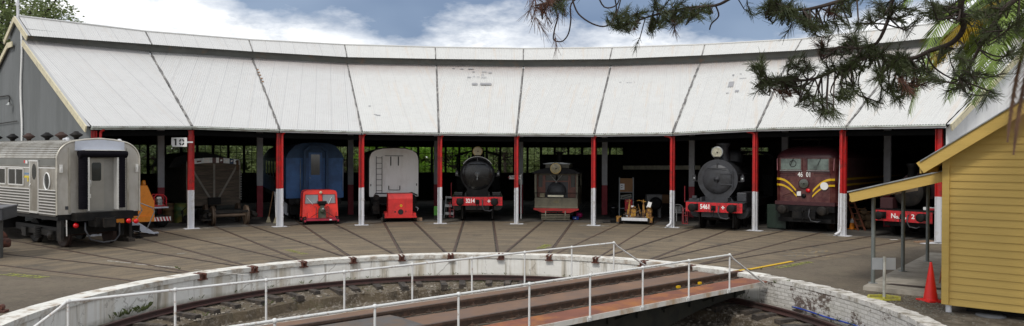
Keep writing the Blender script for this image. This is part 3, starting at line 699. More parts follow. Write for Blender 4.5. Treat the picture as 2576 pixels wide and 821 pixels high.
# yellow locking block and painted rail end
q = MB(); q.mm((.83, 5.75, -.04), (.89, 5.86, .02)); q.mm((.83, 6.65, -.04), (.89, 6.74, .02)); q.build('locking_lug', yellowp, tt)
Hh = .81
def handrail(x, ys, yend0, yend1):
    y0, y1 = ys[0], ys[-1]
    q = MB(); pts = [(x, yend0, -.06)]+[(x, y0-.13, Hh-.1), (x, y0-.02, Hh)]+[(x, y, Hh+RPR.uniform(-.004, .004)) for y in ys]+[(x, y1+.02, Hh), (x, y1+.13, Hh-.1), (x, yend1, -.05)]
    q.tube(pts, .024, 10); h = q.build('handrail', deckwhite, tt)
    for y in ys:
        p = MB(); p.cyl((x, y, -.1), (x, y, Hh), .021, 10); p.sphere((x, y, Hh), .042, 12, 8); p.box((x-(.02 if x > 0 else -.02), y, -.09), (.03, .12, .08)); p.cyl((x, y, -.06), (x, y, -.03), .036, 10)
        p.build('handrail_post', deckwhite, h)
handrail(1.765, [6.65-1.65*i for i in range(8, -1, -1)], -8.0, 8.2)
handrail(-1.765, [6.35-1.66*i for i in range(8, -1, -1)], -8.1, 7.9)
# yellow painted rail beyond the deck, ground paint
t = thing('painted_rail', 'short yellow painted rail end between the turntable deck and the yard paving', 'rail', P(9.2, .838), -.838)
MB().mm((.69, -.35, .0361), (.80, .37, .042)).mm((.69, .37, .0145), (.81, 2.9, .026)).build('rail_head', yellowp, t)
def paint(name, pts, m, k=None):
    o = MB().add([Vector((p.x, p.y, .0095)) for p in pts], [tuple(range(len(pts)))]).build(name, m); return kind(o)
def strokes(u0, v0, u1, v1, groups, m, h=.22):
    """painted scrawl made of separate short strokes"""
    a, b = at(u0, v0), at(u1, v1); d = (b-a); Lx = d.length; d.normalize(); n_ = Vector((-d.y, d.x, 0)); mb = MB(); R_ = random.Random(int(u0))
    for g0, g1 in groups:
        x = g0*Lx
        while x < g1*Lx:
            w = R_.uniform(.05, .09)
            for (ya, yb, xa, xb) in R_.choice([((-.5, .5, 0, .3), (.35, .5, 0, 1)), ((-.5, -.35, 0, 1), (-.5, .5, .7, 1)), ((-.5, .5, 0, .3), (-.1, .1, 0, 1), (-.5, .5, .75, 1))]):
                pp = [a+d*(x+xx*w*1.7)+n_*(yy*h) for xx, yy in ((xa, ya), (xb, ya), (xb, yb), (xa, yb))]
                mb.add([Vector((p.x, p.y, .0095)) for p in pp], [(0, 1, 2, 3)])
            x += w*1.9
    kind(mb.build('ground_paint', m))
strokes(10, 690, 108, 699, [(0, .42), (.47, .76), (.8, 1)], limey, .3)
strokes(722, 629, 766, 640, [(0, .3), (.4, .62), (.72, 1)], limey, .22)
strokes(1358, 626, 1378, 617, [(0, .4), (.55, 1)], limey, .3)
strokes(1956, 675, 2038, 660, [(0, .36), (.44, .7), (.76, 1)], limey, .22)
rp = random.Random(5)
mb = MB()
for i in range(16):
    c = at(2000+rp.uniform(-22, 80), 640+rp.uniform(-8, 9)); w, h = rp.uniform(.08, .45), rp.uniform(.05, .14); a = rp.uniform(-.6, .9)
    M_ = Matrix.Rotation(a, 3, 'Z'); mb.add([Vector((c.x, c.y, .0095+i*.0001))+M_@Vector((x*w, y*h, 0)) for x, y in ((-1, -.6), (0, -1), (1, -.3), (.8, .7), (-.4, 1))], [(0, 1, 2, 3, 4)])
kind(mb.build('ground_paint', ochre))
for (u0, v0, u1, v1) in [(270, 657, 330, 663), (340, 665, 452, 675), (490, 680, 625, 693), (445, 640, 470, 637)]:
    a, b = at(u0, v0), at(u1, v1); n_ = (b-a).normalized(); n_ = Vector((-n_.y, n_.x, 0))*.03
    paint('ground_paint', [a-n_, b-n_, b+n_, a+n_], whiteline)
# concrete aprons at post feet (broken pale patches)
padm = mat('pale_concrete', (.26, .235, .19), .9, var=.2, scale=5, dirt=(.13, .11, .085), amt=.5, dscale=3)
for k in range(2, 12):
    mb = MB(); n = 14; rx, ry = rp.uniform(.6, 1.0), rp.uniform(.35, .5); a0 = pang[k]
    pts = [P(rad(post[k])-.1+ry*sin(2*PI*i/n)*rp.uniform(.7, 1.15), a0+rx*cos(2*PI*i/n)*rp.uniform(.75, 1.15)/21, .0085+k*.0001) for i in range(n)]
    kind(mb.add(pts, [tuple(range(n))]).build('concrete_patch', padm))
# ------------------------------------------------------------------ rolling stock (local frame: x to the right, y into the shed, z up, front at y = 0)
def place(name, label, cat, R, k, da=0, a=None, sc=.97):
    a = bay[k]+da if a is None else a; o = thing(name, label, cat, P(R, a), -a); o.scale = (sc, sc, sc); return o
def wheel(mb, x, y, r, w=.12, n=28):
    s = 1 if x > 0 else -1
    mb.lathe([(r*.25, x-w/2), (r*.3, x-w/2), (r*.82, x-w/2+.03), (r+(.03 if s < 0 else 0)*0, x-w/2), (r, x+w/2), (r*.82, x+w/2-.03), (r*.25, x+w/2)], (0, y, r), 'x', n)
    f = x-s*(w/2+.012); mb.lathe([(r+.03, f-.012), (r+.03, f+.012)], (0, y, r), 'x', n)
def wheelset(parent, y, r, m=dark, name='wheelset'):
    q = MB(); [wheel(q, s*.79, y, r) for s in (-1, 1)]; q.cyl((-.8, y, r), (.8, y, r), .075, 12); return q.build(name, m, parent)
def buffers(parent, z, m=soot, y=0, sp=.864, r=.19):
    for s in (-1, 1):
        q = MB(); q.lathe([(.13, 0), (.11, -.22), (.075, -.22), (.075, -.38), (r*.8, -.39), (r, -.41), (r, -.44), (r*.7, -.46), (.02, -.47)], (s*sp, y, z), 'y', 20); q.box((s*sp, y-.01, z), (.34, .03, .3)); q.build('buffer', m, parent)
def coupling(parent, z, y=0, m=soot, hx=.25):
    q = MB(); q.tube([(0, y, z), (0, y-.18, z), (0, y-.26, z+.05), (0, y-.28, z-.02)], .035, 8)
    q.tube([(-.05, y-.2, z), (-.05, y-.22, z-.3), (0, y-.22, z-.4), (.05, y-.22, z-.3), (.05, y-.2, z)], .018, 8); q.box((0, y-.02, z), (.2, .05, .22)); q.build('coupling', m, parent)
    q = MB(); q.tube([(hx, y-.03, z+.08), (hx+.02, y-.16, z+.06), (hx, y-.2, z-.2), (hx+.1, y-.2, z-.42), (hx+.38, y-.18, z-.46), (hx+.5, y-.14, z-.4)], .028, 8); q.build('brake_hose', smokegrey, parent)
def lampdisc(parent, x, y, z, r, rim=brass, name='headlight', deep=.25, lm=None):
    q = MB(); q.lathe([(r*.7, deep), (r*1.05, deep*.6), (r*1.1, 0), (r*1.1, -.03), (r*.96, -.035)], (x, y, z), 'y', 28); h = q.build(name, rim, parent)
    q = MB(); q.lathe([(r*.94, -.036), (r*.5, -.042), (.001, -.044)], (x, y, z), 'y', 28); q.build('lens', lm or lens, h)
    q = MB(); q.sphere((x+.02, y-.07, z), r*.13, 10, 6); q.build('bulb', soot, h); return h
def steps(parent, x, z0=.25, z1=2.0, m=None):
    m = mat('step_dull_red', (.20, .010, .016), .5)
    q = MB(); q.tube([(x-.02, .0, 1.25), (x-.02, -.02, z1)], .018, 8)
    for d in (0, .38): q.mm((x-.1+d*0, .02+d, z0), (x-.07, .05+d, 1.0))
    for z in (z0, .62): q.mm((x-.14, -.0, z), (x+.12, .2, z+.025))
    q.mm((x-.14, -.01, z0), (x-.12, .01, 1.0)); q.mm((x+.1, -.01, z0), (x+.12, .01, 1.0)); q.build('steps', m, parent)

def steam_loco(o, bz, br, number, body, door, hl, hlx, chim_dy, ring_white, box_right, numx, plusx, chim_top, ringm=None, dratio=.76):
    """front end of a steam locomotive standing in its bay"""
    q = MB(); q.mm((-1.27, 0, .84), (1.27, .05, 1.27)); bm = q.build('buffer_beam', beamred, o)
    q = MB()
    for s in (-1, 1):
        for z in (.9, 1.21): q.add([], []); [q.cyl((s*(.3+i*.12), .0, z), (s*(.3+i*.12), -.012, z), .014, 6) for i in range(8)]
    q.build('rivets', beamred, bm)
    buffers(o, 1.05); coupling(o, 1.03)
    text('number', number, .29, lettering, bm, (numx, -.004, 1.07), bold=.009, sx=.80)
    q = MB(); q.mm((plusx-.075, -.006, 1.045), (plusx+.075, -.001, 1.085)); q.mm((plusx-.022, -.006, .99), (plusx+.022, -.002, 1.14)); q.build('cross_mark', lettering, bm)
    q = MB(); q.mm((-1.3, .05, 1.27), (1.3, 9.0, 1.31)); q.mm((-1.22, .05, .95), (-1.16, 9, 1.27)); q.mm((1.16, .05, .95), (1.22, 9, 1.27)); q.mm((-.6, .2, .6), (.6, 8, 1.0)); q.build('running_board', body, o)
    fy = .75
    # smokebox, saddle and boiler
    q = MB(); q.lathe([(br, fy), (br, fy+1.6), (br*.96, fy+1.62), (br*.96, fy+6.2)], (0, 0, bz), 'y', 48); q.build('boiler', body, o)
    q = MB()
    pts = []
    for i in range(33):
        t = math.radians(-38+256*i/32); pts.append((br*1.06*cos(t), bz+br*1.06*sin(t)))
    pts = pts[::1]; left = [(-br*.62, bz-br*.95), (-br*.68, 1.5), (-br*.86, 1.31), (br*.86, 1.31), (br*.68, 1.5), (br*.62, bz-br*.95)]
    q.prism(pts+left, fy-.05, fy+.04); rg = q.build('smokebox_front', ringm or body, o)
    q = MB()
    for i in range(44):
        t = 2*PI*i/44
        if -1.05 > sin(t)*1.4: continue
        q.cyl((br*.98*cos(t), fy-.05, bz+br*.98*sin(t)), (br*.98*cos(t), fy-.068, bz+br*.98*sin(t)), .016, 6)
    q.build('rivets', body, rg)
    if ring_white:
        q = MB(); q.tube([(br*1.075*cos(math.radians(t)), fy-.03, bz+br*1.075*sin(math.radians(t))) for t in range(35, 150, 5)], .02, 6); q.build('bright_rim', lettering, rg)
    dr = br*dratio
    q = MB(); q.lathe([(dr*1.03, fy-.05), (dr*1.03, fy-.08), (dr, fy-.1), (dr*.7, fy-.15), (dr*.3, fy-.185), (.001, fy-.19)], (0, 0, bz), 'y', 48); dd = q.build('smokebox_door', door, o)
    q = MB(); q.lathe([(.14, fy-.18), (.14, fy-.22), (.05, fy-.23), (.04, fy-.3), (.001, fy-.31)], (0, 0, bz), 'y', 20); q.beam((0, fy-.27, bz), (-.02, fy-.28, bz-.3), .025, .02); q.build('dart_handle', galv if ring_white else body, dd)
    q = MB(); q.tube([(-.42, fy-.16, bz+.48), (-.42, fy-.2, bz+.5), (.42, fy-.2, bz+.5), (.42, fy-.16, bz+.48)], .017, 8)
    q.box((0, fy-.1, bz+dr*.98), (.05, .1, .2)); q.build('grab_rail', body, dd)
    q = MB()
    if not ring_white:
        for z in (-.24, .26): q.beam((dr*1.08, fy-.11, bz+z), (dr*.25, fy-.19, bz+z*.95), .03, .06)
        q.cyl((dr*1.06, fy-.13, bz-.36), (dr*1.06, fy-.13, bz+.4), .03, 8)
    if not ring_white: q.build('hinge', body, dd)
    MB().cyl((-.16, fy-.09, bz-dr*.98), (-.1, fy-.14, bz-dr*.86), .02, 8).build('door_clip', body, dd)
    # chimney
    q = MB(); cy = fy+chim_dy; q.lathe([(.34, bz+br*.8), (.27, bz+br+.1), (.24, chim_top-.22), (.3, chim_top-.12), (.33, chim_top-.04), (.3, chim_top)], (0, cy, 0), 'z', 28); q.build('chimney', body, o)
    q = MB(); q.lathe([(.36, bz+br*.8), (.36, bz+br+.28), (.28, bz+br+.46), (.001, bz+br+.52)], (0, fy+3.4, 0), 'z', 24); q.build('steam_dome', body, o)
    # headlight
    h = lampdisc(o, hlx, fy+.25, hl, .235 if ring_white else .25, brass if ring_white else galv, deep=.3, lm=None if ring_white else mat('dim_lens', (.42, .40, .30), .3, var=.4, scale=14)); q = MB(); q.mm((hlx-.12, fy+.2, bz+br*.9), (hlx+.12, fy+.42, hl-.2)); q.build('lamp_bracket', soot, o)
    # side lamps
    for s in (-1, 1):
        q = MB(); q.box((s*br*1.28, fy+.1, bz+.02), (.15, .16, .24)); q.cyl((s*br*1.28, fy+.1, bz+.14), (s*br*1.28, fy+.1, bz+.22), .05, 10); q.tube([(s*br*1.0, fy+.15, bz-.1), (s*br*1.28, fy+.12, bz-.12)], .02, 6); l_ = q.build('marker_lamp', body, o)
        q = MB(); q.lathe([(.05, 0), (.001, -.02)], (s*br*1.28, fy+.01, bz+.02), 'y', 12); q.build('lens', galv, l_)
    # frames, cylinders, wheels, cab
    q = MB(); q.mm((-.62, .05, 1.0), (-.56, 3, 1.5)); q.mm((.56, .05, 1.0), (.62, 3, 1.5)); q.build('frame_plates', body, o)
    for s in (-1, 1):
        q = MB(); q.lathe([(.3, .95), (.33, 1.0), (.33, 1.75), (.3, 1.8)], (s*1.02, 0, .82), 'y', 24); q.mm((s*.75, .95, .85), (s*1.25, 1.8, 1.26)); q.build('cylinder', body, o)
        q = MB(); q.beam((s*.765, .6, .3), (s*.765, .75, .8), .06, .05); q.mm((s*.74, .45, .13), (s*.80, .62, .85)); q.build('guard_iron', dark, o)
    if box_right:
        q = MB(); q.mm((.86, .75, 1.31), (1.28, 2.3, 1.73)); q.build('side_box', body, o, .04); q = MB(); q.mm((-1.2, .3, 1.31), (-.72, .7, 1.42)); q.mm((-1.05, .25, 1.42), (-.85, .4, 1.55)); q.build('side_box', body, o, .01)
    else:
        MB().mm((-1.2, .4, 1.31), (-.75, 1.3, 1.5)).build('valve_cover', body, o, .03); MB().mm((.75, .4, 1.31), (1.2, 1.3, 1.5)).build('valve_cover', body, o, .03)
    wheelset(o, 1.1, .47); wheelset(o, 2.9, .47); wheelset(o, 4.8, .76); wheelset(o, 6.9, .76)
    q = MB(); q.mm((-1.3, 7.2, 1.31), (-1.24, 9.4, 3.3)); q.mm((1.24, 7.2, 1.31), (1.3, 9.4, 3.3)); q.mm((-1.24, 7.2, 1.31), (1.24, 7.26, 2.35))
    for x in (-1.27, -.55, .55, 1.27): q.mm((x-.05, 7.2, 2.3), (x+.05, 7.26, 3.4))
    q.prism([(-1.42, 3.36), (-1.1, 3.55), (-.5, 3.68), (.5, 3.68), (1.1, 3.55), (1.42, 3.36), (1.36, 3.31), (.5, 3.6), (-.5, 3.6), (-1.36, 3.31)], 6.9, 9.8); q.build('cab', soot, o)
    q = MB(); q.tube([(-br*1.03, fy+.3, bz+.25), (-br*1.03, fy+6, bz+.25)], .02, 8); q.tube([(br*1.03, fy+.3, bz+.25), (br*1.03, fy+6, bz+.25)], .02, 8); q.build('handrail', body, o)
o = place('steam_locomotive', 'gloss black steam locomotive with red buffer beam lettered 3214 and round headlight', 'steam locomotive', 21.1, 5, da=-.0025)
steam_loco(o, 2.42, .84, '3214', blackgloss, blackgloss, 3.6, 0, .75, True, False, -.36, .59, 3.78, soot, .93)
steps(o, -1.3)
o = place('steam_locomotive', 'matt graphite grey steam locomotive with red buffer beam lettered 5461', 'steam locomotive', 19.7, 8, da=.012)
steam_loco(o, 2.32, .86, '5461', smokegrey, smokegrey, 3.56, -.1, 1.0, False, True, -.38, .42, 4.0)
steps(o, -1.3)
# electric locomotive 46 01
o = place('electric_locomotive', 'maroon electric locomotive with yellow swept stripes numbered 46 01', 'electric locomotive', 21.5, 9, da=.004)
HW = 1.36; z0, z1 = 1.2, 3.32
q = MB(); plan = [(-HW, .42), (-HW+.1, .16), (-HW+.28, .03), (0, 0), (HW-.28, .03), (HW-.1, .16), (HW, .42), (HW, 15), (-HW, 15)]
vs = [(x, y, z) for z in (z0, z1) for x, y in plan]; n = len(plan)
q.add(vs, [(i, (i+1) % n, n+(i+1) % n, n+i) for i in range(n)]+[tuple(range(n))]); q.build('body', tuscan, o)
q = MB(); rp_ = []
lay = [(z1, 0, 1.0), (z1+.12, .02, .985), (3.62, .22, .9), (3.76, .5, .74), (3.85, .9, .5), (3.88, 1.3, .2)]
vs = []
for z, dy, sc in lay: vs += [(x*sc, (y+dy) if y < 10 else y, z) for x, y in plan]
q.add(vs, [(l*n+i, l*n+(i+1) % n, (l+1)*n+(i+1) % n, (l+1)*n+i) for l in range(len(lay)-1) for i in range(n)]+[tuple(range((len(lay)-1)*n, len(lay)*n))], True); q.build('roof', tuscan_roof, o)
for x0, x1 in ((-1.06, -.12), (.12, 1.06)):
    q = MB()
    for (a_, b_) in (((x0, 2.76), (x1, 2.76)), ((x0, 3.3), (x1, 3.3)), ((x0, 2.76), (x0, 3.3)), ((x1, 2.76), (x1, 3.3))): q.beam((a_[0], -.03, a_[1]), (b_[0], -.03, b_[1]), .04, .05, up=(0, 1, 0))
    w = q.build('windscreen', tuscan, o)
    MB().mm((x0, -.03, 2.77), (x1, -.012, 3.3)).build('glass', glasscab, w)
    MB().mm((x0-.02, -.06, 2.735), (x1+.02, -.025, 2.76)).build('sill', galv, w)
    c = (x0+x1)/2; MB().beam((c+.12, -.06, 3.3), (c-.02, -.06, 2.98), .02, .015).build('wiper', blackp, w)
MB().tube([(-.5+.14*cos(t*PI/8), -.045, 3.06+.14*sin(t*PI/8)) for t in range(17)], .012, 6).build('wiper_ring', blackp, o)
text('number', '46', .31, lettering, o, (-.18, -.012, 2.56), bold=.003, sx=.72); text('number', '01', .31, lettering, o, (.18, -.012, 2.56), bold=.003, sx=.72)
for s in (-1, 1): MB().tube([(s*1.1, .02, 2.6), (s*1.1, -.05, 2.62), (s*.42, -.07, 2.62), (s*.42, -.02, 2.6)], .016, 8).build('grab_rail', tuscan_roof, o)
for s in (-1, 1): MB().tube([(s*1.24, .08, 3.28), (s*1.22, .05, 2.75)], .022, 8).build('edge_rail', mat('dull_pink', (.3, .12, .13), .5), o)
h = lampdisc(o, -.02, -.02, 2.17, .21, tuscan_roof, deep=.1, lm=mat('dark_lens', (.06, .065, .05), .15, spec=.9))
def stripe(s, zt, zb, xo, xi, w=.05):
    """swept whisker: level at the edge, curving down to the middle"""
    q = MB(); pr = None
    for i in range(25):
        t = i/24; x = xo+(xi-xo)*t; z = zt-(zt-zb)*max(0, (t-.15)/.85)**1.9
        yy = .012+(.13*max(0, (x-(HW-.28))/.18)**1 if x > HW-.28 else .03*(x/(HW-.28)))-.028
        cur = ((s*x, yy, z-w), (s*x, yy, z+w))
        if pr: q.quad(pr[0], cur[0], cur[1], pr[1])
        pr = cur
    q.build('stripe', yellowp, o)
for s in (-1, 1):
    stripe(s, 2.36, 1.84, HW-.1, .36); stripe(s, 2.1, 1.6, HW-.1, .34, .045)
    q = MB(); q.mm((s*(HW+.004), .45, 2.31), (s*(HW+.001), 14, 2.41)); q.mm((s*(HW+.004), .45, 2.055), (s*(HW+.001), 14, 2.145)); q.build('side_stripe', yellowp, o)
MB().cyl((.86, -.035, 2.08), (.86, -.05, 2.08), .17, 24).build('round_disc', signwhite, o)
MB().mm((-.32, -.04, 1.62), (-.14, -.02, 1.82)).build('white_plate', signwhite, o)
MB().lathe([(.09, -.02), (.09, -.06), (.001, -.07)], (.17, 0, 1.86), 'y', 16).build('red_lamp', redlens, o)
MB().lathe([(.1, -.02), (.1, -.05), (.001, -.06)], (-.02, 0, 1.62), 'y', 16).build('jumper_cap', soot, o)
MB().tube([(-.95, -.06, 1.6), (-.25, -.07, 1.86)], .014, 6).build('hand_bar', tuscan_roof, o)
MB().mm((-1.3, -.02, 1.2), (1.3, .25, 1.36)).build('lower_sill', tuscan_roof, o)
q = MB(); q.mm((-1.28, .0, .92), (1.28, .3, 1.19)); q.mm((-1.15, .0, .45), (1.15, .08, .62)); q.mm((-.5, -.1, .6), (.5, .1, .95)); q.mm((-1.2, .4, .4), (1.2, 5, .95)); q.build('buffer_beam', soot, o)
buffers(o, 1.0, dark, r=.21); coupling(o, .95)
for i, y in enumerate((1.2, 3.4)): wheelset(o, y, .52)
q = MB()
for s in (-1, 1): q.tube([(s*.35, .9, 3.85), (s*.35, 1.0, 4.1), (-s*.2, 1.2, 4.2)], .03, 8)
q.mm((-.9, 1.0, 4.15), (.9, 1.1, 4.19)); q.build('pantograph', dark, o)
# tank locomotive No. 2
o = place('tank_locomotive', 'low dark tank locomotive with long red buffer beam lettered No. 2 behind the verandah posts', 'steam locomotive', 21.9, 10, da=.017, sc=.91)
q = MB(); q.mm((-1.2, 0, .72), (1.2, .05, 1.2)); bm = q.build('buffer_beam', beamred, o)
text('lettering', 'N', .30, lettering, bm, (-.40, -.004, .96), bold=.006, sx=.9); text('lettering', 'o.', .22, lettering, bm, (-.22, -.004, .93), bold=.006); text('lettering', '2', .28, lettering, bm, (.42, -.004, .97), bold=.006)
q = MB(); q.mm((.02, -.012, .85), (.14, -.004, .93)); q.build('small_plate', signwhite, bm)
buffers(o, .98, soot, sp=.87); coupling(o, .96)
q = MB(); q.mm((-1.25, .05, 1.2), (1.25, 7, 1.26)); q.mm((-.9, .3, .5), (.9, 6, 1.2)); q.build('running_board', soot, o)
q = MB(); q.lathe([(.62, .6), (.62, 5.5)], (0, 0, 2.0), 'y', 32); q.lathe([(.62, .6), (.5, .52), (.001, .48)], (0, 0, 2.0), 'y', 32); q.build('boiler', dark, o)
q = MB(); q.prism([(.78*cos(math.radians(t)), 2.1+.78*sin(math.radians(t))) for t in range(-30, 211, 12)], 1.5, 4.6); q.build('saddle_tank', tuscan_roof, o)
q = MB(); q.lathe([(.2, 2.5), (.17, 3.1), (.24, 3.2), (.22, 3.3)], (0, 1.0, 0), 'z', 20); q.build('chimney', soot, o)
q = MB(); q.mm((-1.1, .3, 1.26), (-.55, .9, 1.75)); q.build('tool_box', mat('toolbox_maroon', (.04, .008, .01), .6), o, .02)
q = MB(); q.mm((-1.2, 4.8, 1.26), (1.2, 6.8, 3.1)); q.build('cab', soot, o, .05)
wheelset(o, 1.4, .5); wheelset(o, 3.4, .5)
t = thing('notice_board', 'small faded red and white notice board beside the right hand buffer of No. 2', 'sign', at_d(2339, 530, 29.4), -.84)
MB().mm((-.24, -.01, -.1), (.24, .01, .13)).build('board', signwhite, t); MB().mm((-.05, -.014, .0), (.22, -.011, .1)).build('red_panel', beamred, t); MB().mm((-.02, .01, -1.25), (.02, .03, -.1)).build('stake', dark, t)
# steam tram motor
o = place('steam_tram', 'olive steam tram motor with brass headlight, red skirt and timber doors', 'steam tram', 22.3, 6, da=-.006, sc=.945)
W = 1.15
q = MB(); q.mm((-W, 0, .66), (W, .06, 1.22)); q.mm((-W, .06, .66), (-W+.05, 4.6, 1.22)); q.mm((W-.05, .06, .66), (W, 4.6, 1.22)); q.build('apron_panel', olive, o)
text('number', '103', .2, mat('dim_gold', (.2, .16, .06), .5), o, (0, -.006, 1.0), bold=.0)
q = MB(); q.mm((-W-.01, -.02, .70), (W+.01, .0, .74)); q.build('moulding', mat('olive_pale', (.22, .2, .14), .5), o)
q = MB(); q.prism([(-W-.06, .66), (-W-.06, .58), (-W+.15, .52), (-.75, .42), (.75, .42), (W-.15, .52), (W+.06, .58), (W+.06, .66)], -.03, .05); q.build('red_skirt', mat('skirt_red', (.36, .018, .018), .6, var=.2, dirt=(.2, .03, .02), amt=.3), o)
q = MB()
for x in (-W+.04, W-.04): q.mm((x-.055, .02, 1.22), (x+.055, .12, 2.6)); q.mm((x-.05, 4.4, 1.22), (x+.05, 4.5, 2.6))
for s in (-1, 1): q.mm((s*W, .1, 1.22), (s*(W-.03), 4.5, 1.75)); q.mm((s*W, .1, 2.4), (s*(W-.03), 4.5, 2.6))
q.mm((-W, .35, 2.42), (W, .4, 2.6)); q.build('corner_posts', olive, o)
q = MB(); q.mm((-.62, .4, 1.22), (.62, .46, 2.1)); q.build('bulkhead', smokegrey, o)
q = MB(); q.lathe([(.52, .38), (.5, .32), (.001, .28)], (0, 0, 1.55), 'y', 36); q.tube([(.4*cos(t*PI/12), .3, 1.55+.4*sin(t*PI/12)) for t in range(25)], .02, 6); q.mm((-.5, .33, 1.25), (.5, .38, 1.5)); q.build('boiler_front', smokegrey, o)
q = MB(); q.mm((-.62, .37, 2.06), (.62, .41, 2.12))
for x in (-.65, .65): q.mm((x-.04, .36, 1.22), (x+.04, .42, 2.5))
for s in (-1, 1):
    q.mm((s*.7, .38, 1.22), (s*1.05, .43, 1.78)); q.mm((s*.7, .37, 1.78), (s*.76, .43, 2.45)); q.mm((s*1.0, .37, 1.78), (s*1.05, .43, 2.45)); q.mm((s*.76, .36, 1.25), (s*.99, .38, 1.72))
q.build('timber_doors', woodred, o)
q = MB(); q.mm((-.98, .40, 1.78), (-.77, .41, 2.42)); q.mm((.77, .40, 1.78), (.98, .41, 2.42)); q.mm((-.6, .42, 2.12), (-.05, .43, 2.42)); q.mm((.05, .42, 2.12), (.6, .43, 2.42)); q.build('glass', glassdark, o)
q = MB(); q.beam((-.42, .08, 2.56), (.05, .06, 2.02), .035, .03); q.beam((.42, .08, 2.56), (-.05, .05, 2.02), .035, .03); q.build('cross_brace', mat('brace_grey', (.2, .2, .18)), o)
q = MB(); q.tube([(-W, -.01, 1.2), (-W, -.03, 1.48), (W, -.03, 1.48), (W, -.01, 1.2)], .018, 8); q.build('front_rail', dark, o)
q = MB(); q.mm((-.5, -.06, 1.25), (.45, -.02, 1.39)); d_ = q.build('destination_board', dark, o); MB().mm((-.44, -.066, 1.27), (.4, -.0605, 1.37)).build('board_face', mat('board_cream', (.6, .58, .45), .6), d_)
q = MB(); q.prism([(-1.3, 2.56), (-.9, 2.74), (-.45, 2.83), (.45, 2.83), (.9, 2.74), (1.3, 2.56), (1.25, 2.52), (-1.25, 2.52)], -.25, 5.0); q.build('roof', mat('tram_roof', (.022, .022, .024), .8, var=.3, spec=.2), o)
q = MB(); q.mm((-.6, .3, 2.8), (.66, 4.2, 3.04)); q.build('clerestory', olive, o)
q = MB(); q.prism([(-.72, 3.04), (-.3, 3.11), (.3, 3.11), (.76, 3.04), (.7, 3.02), (-.7, 3.02)], .15, 4.4); q.build('clerestory_roof', galv, o)
q = MB(); q.lathe([(.2, 3.1), (.15, 3.25), (.14, 3.5), (.15, 3.55), (.24, 3.62), (.24, 3.68), (.2, 3.7)], (.06, 1.6, 0), 'z', 22); q.build('chimney', soot, o)
lampdisc(o, 0, -.34, 2.80, .27, brass, deep=.22, lm=mat('brassy_lens', (.30, .25, .12), .25, var=.5, scale=9, spec=.8))
q = MB()
for z in (.08, .16, .24, .32): q.mm((-.76, -.34, z), (.76, -.28, z+.045))
for x in (-.55, .5): q.beam((x, -.05, .5), (x, -.31, .1), .05, .04)
q.build('lifeguard', olive, o)
q = MB(); q.mm((-.5, -.1, .46), (.35, -.04, .52)); q.tube([(-.35, -.1, .25), (-.3, -.12, .5), (.25, -.12, .5), (.3, -.1, .25)], .025, 8); q.beam((-.1, -.3, .08), (.1, -.12, .5), .05, .04); q.build('tow_bar', dark, o)
wheelset(o, 1.2, .38); wheelset(o, 2.8, .38); q = MB(); q.mm((-.9, .2, .3), (.9, 4.2, .6)); q.build('underframe', soot, o)
MB().mm((-.88, .1, 1.25), (-.62, .3, 1.46)).build('tool_box', mat('box_tan', (.22, .19, .12), .7), o)
# blue carriage
o = place('blue_carriage', 'tall faded blue passenger carriage end with gangway door behind the red rail trolley', 'carriage', 23.4, 3, da=.007)
W = 1.44
sh = [(-W, 1.16), (W, 1.16), (W, 3.2), (W-.12, 3.45), (W-.42, 3.82), (W-.75, 3.95), (0, 4.0), (-W+.75, 3.95), (-W+.42, 3.82), (-W+.12, 3.45), (-W, 3.2)]
q = MB(); q.prism(sh, 0, 16); q.build('body', blue, o)
q = MB(); q.prism([(x*1.012, z+(.02 if z > 3 else 0)) for x, z in sh if z > 3.1], -.05, 16.1); q.build('roof', bluedark, o)
q = MB(); q.prism([(-.62, 1.16), (-.5, 1.16), (-.5, 3.55), (-.25, 3.75), (.25, 3.75), (.5, 3.55), (.5, 1.16), (.62, 1.16), (.62, 3.6), (.3, 3.86), (-.3, 3.86), (-.62, 3.6)], -.32, 0); q.build('gangway_bellows', bluedark, o)
q = MB(); q.mm((-.34, -.06, 1.2), (.34, -.0, 3.5)); dd = q.build('end_door', blue, o); MB().mm((-.22, -.07, 2.35), (.22, -.062, 3.4)).build('glass', glassdark, dd); MB().sphere((-.27, -.09, 2.2), .03, 8, 6).build('handle', galv, dd)
q = MB(); [q.tube([(x, -.03, 1.5), (x, -.08, 1.55), (x, -.08, 3.1), (x, -.03, 3.15)], .015, 6) for x in (-.75, 1.4)]; q.build('grab_rail', galv, o)
for i in range(6):
    q = MB(); q.mm((-W-.012, 1.4+i*2.2, 2.1), (-W-.002, 2.6+i*2.2, 3.0)); q.build('side_window', glassdark, o)
q = MB(); q.mm((-1.3, .0, .85), (1.3, 15.9, 1.16)); q.mm((-1.2, .5, .3), (1.2, 3.6, .8)); q.build('underframe', soot, o); buffers(o, 1.0); wheelset(o, 1.0, .46); wheelset(o, 3.2, .46)
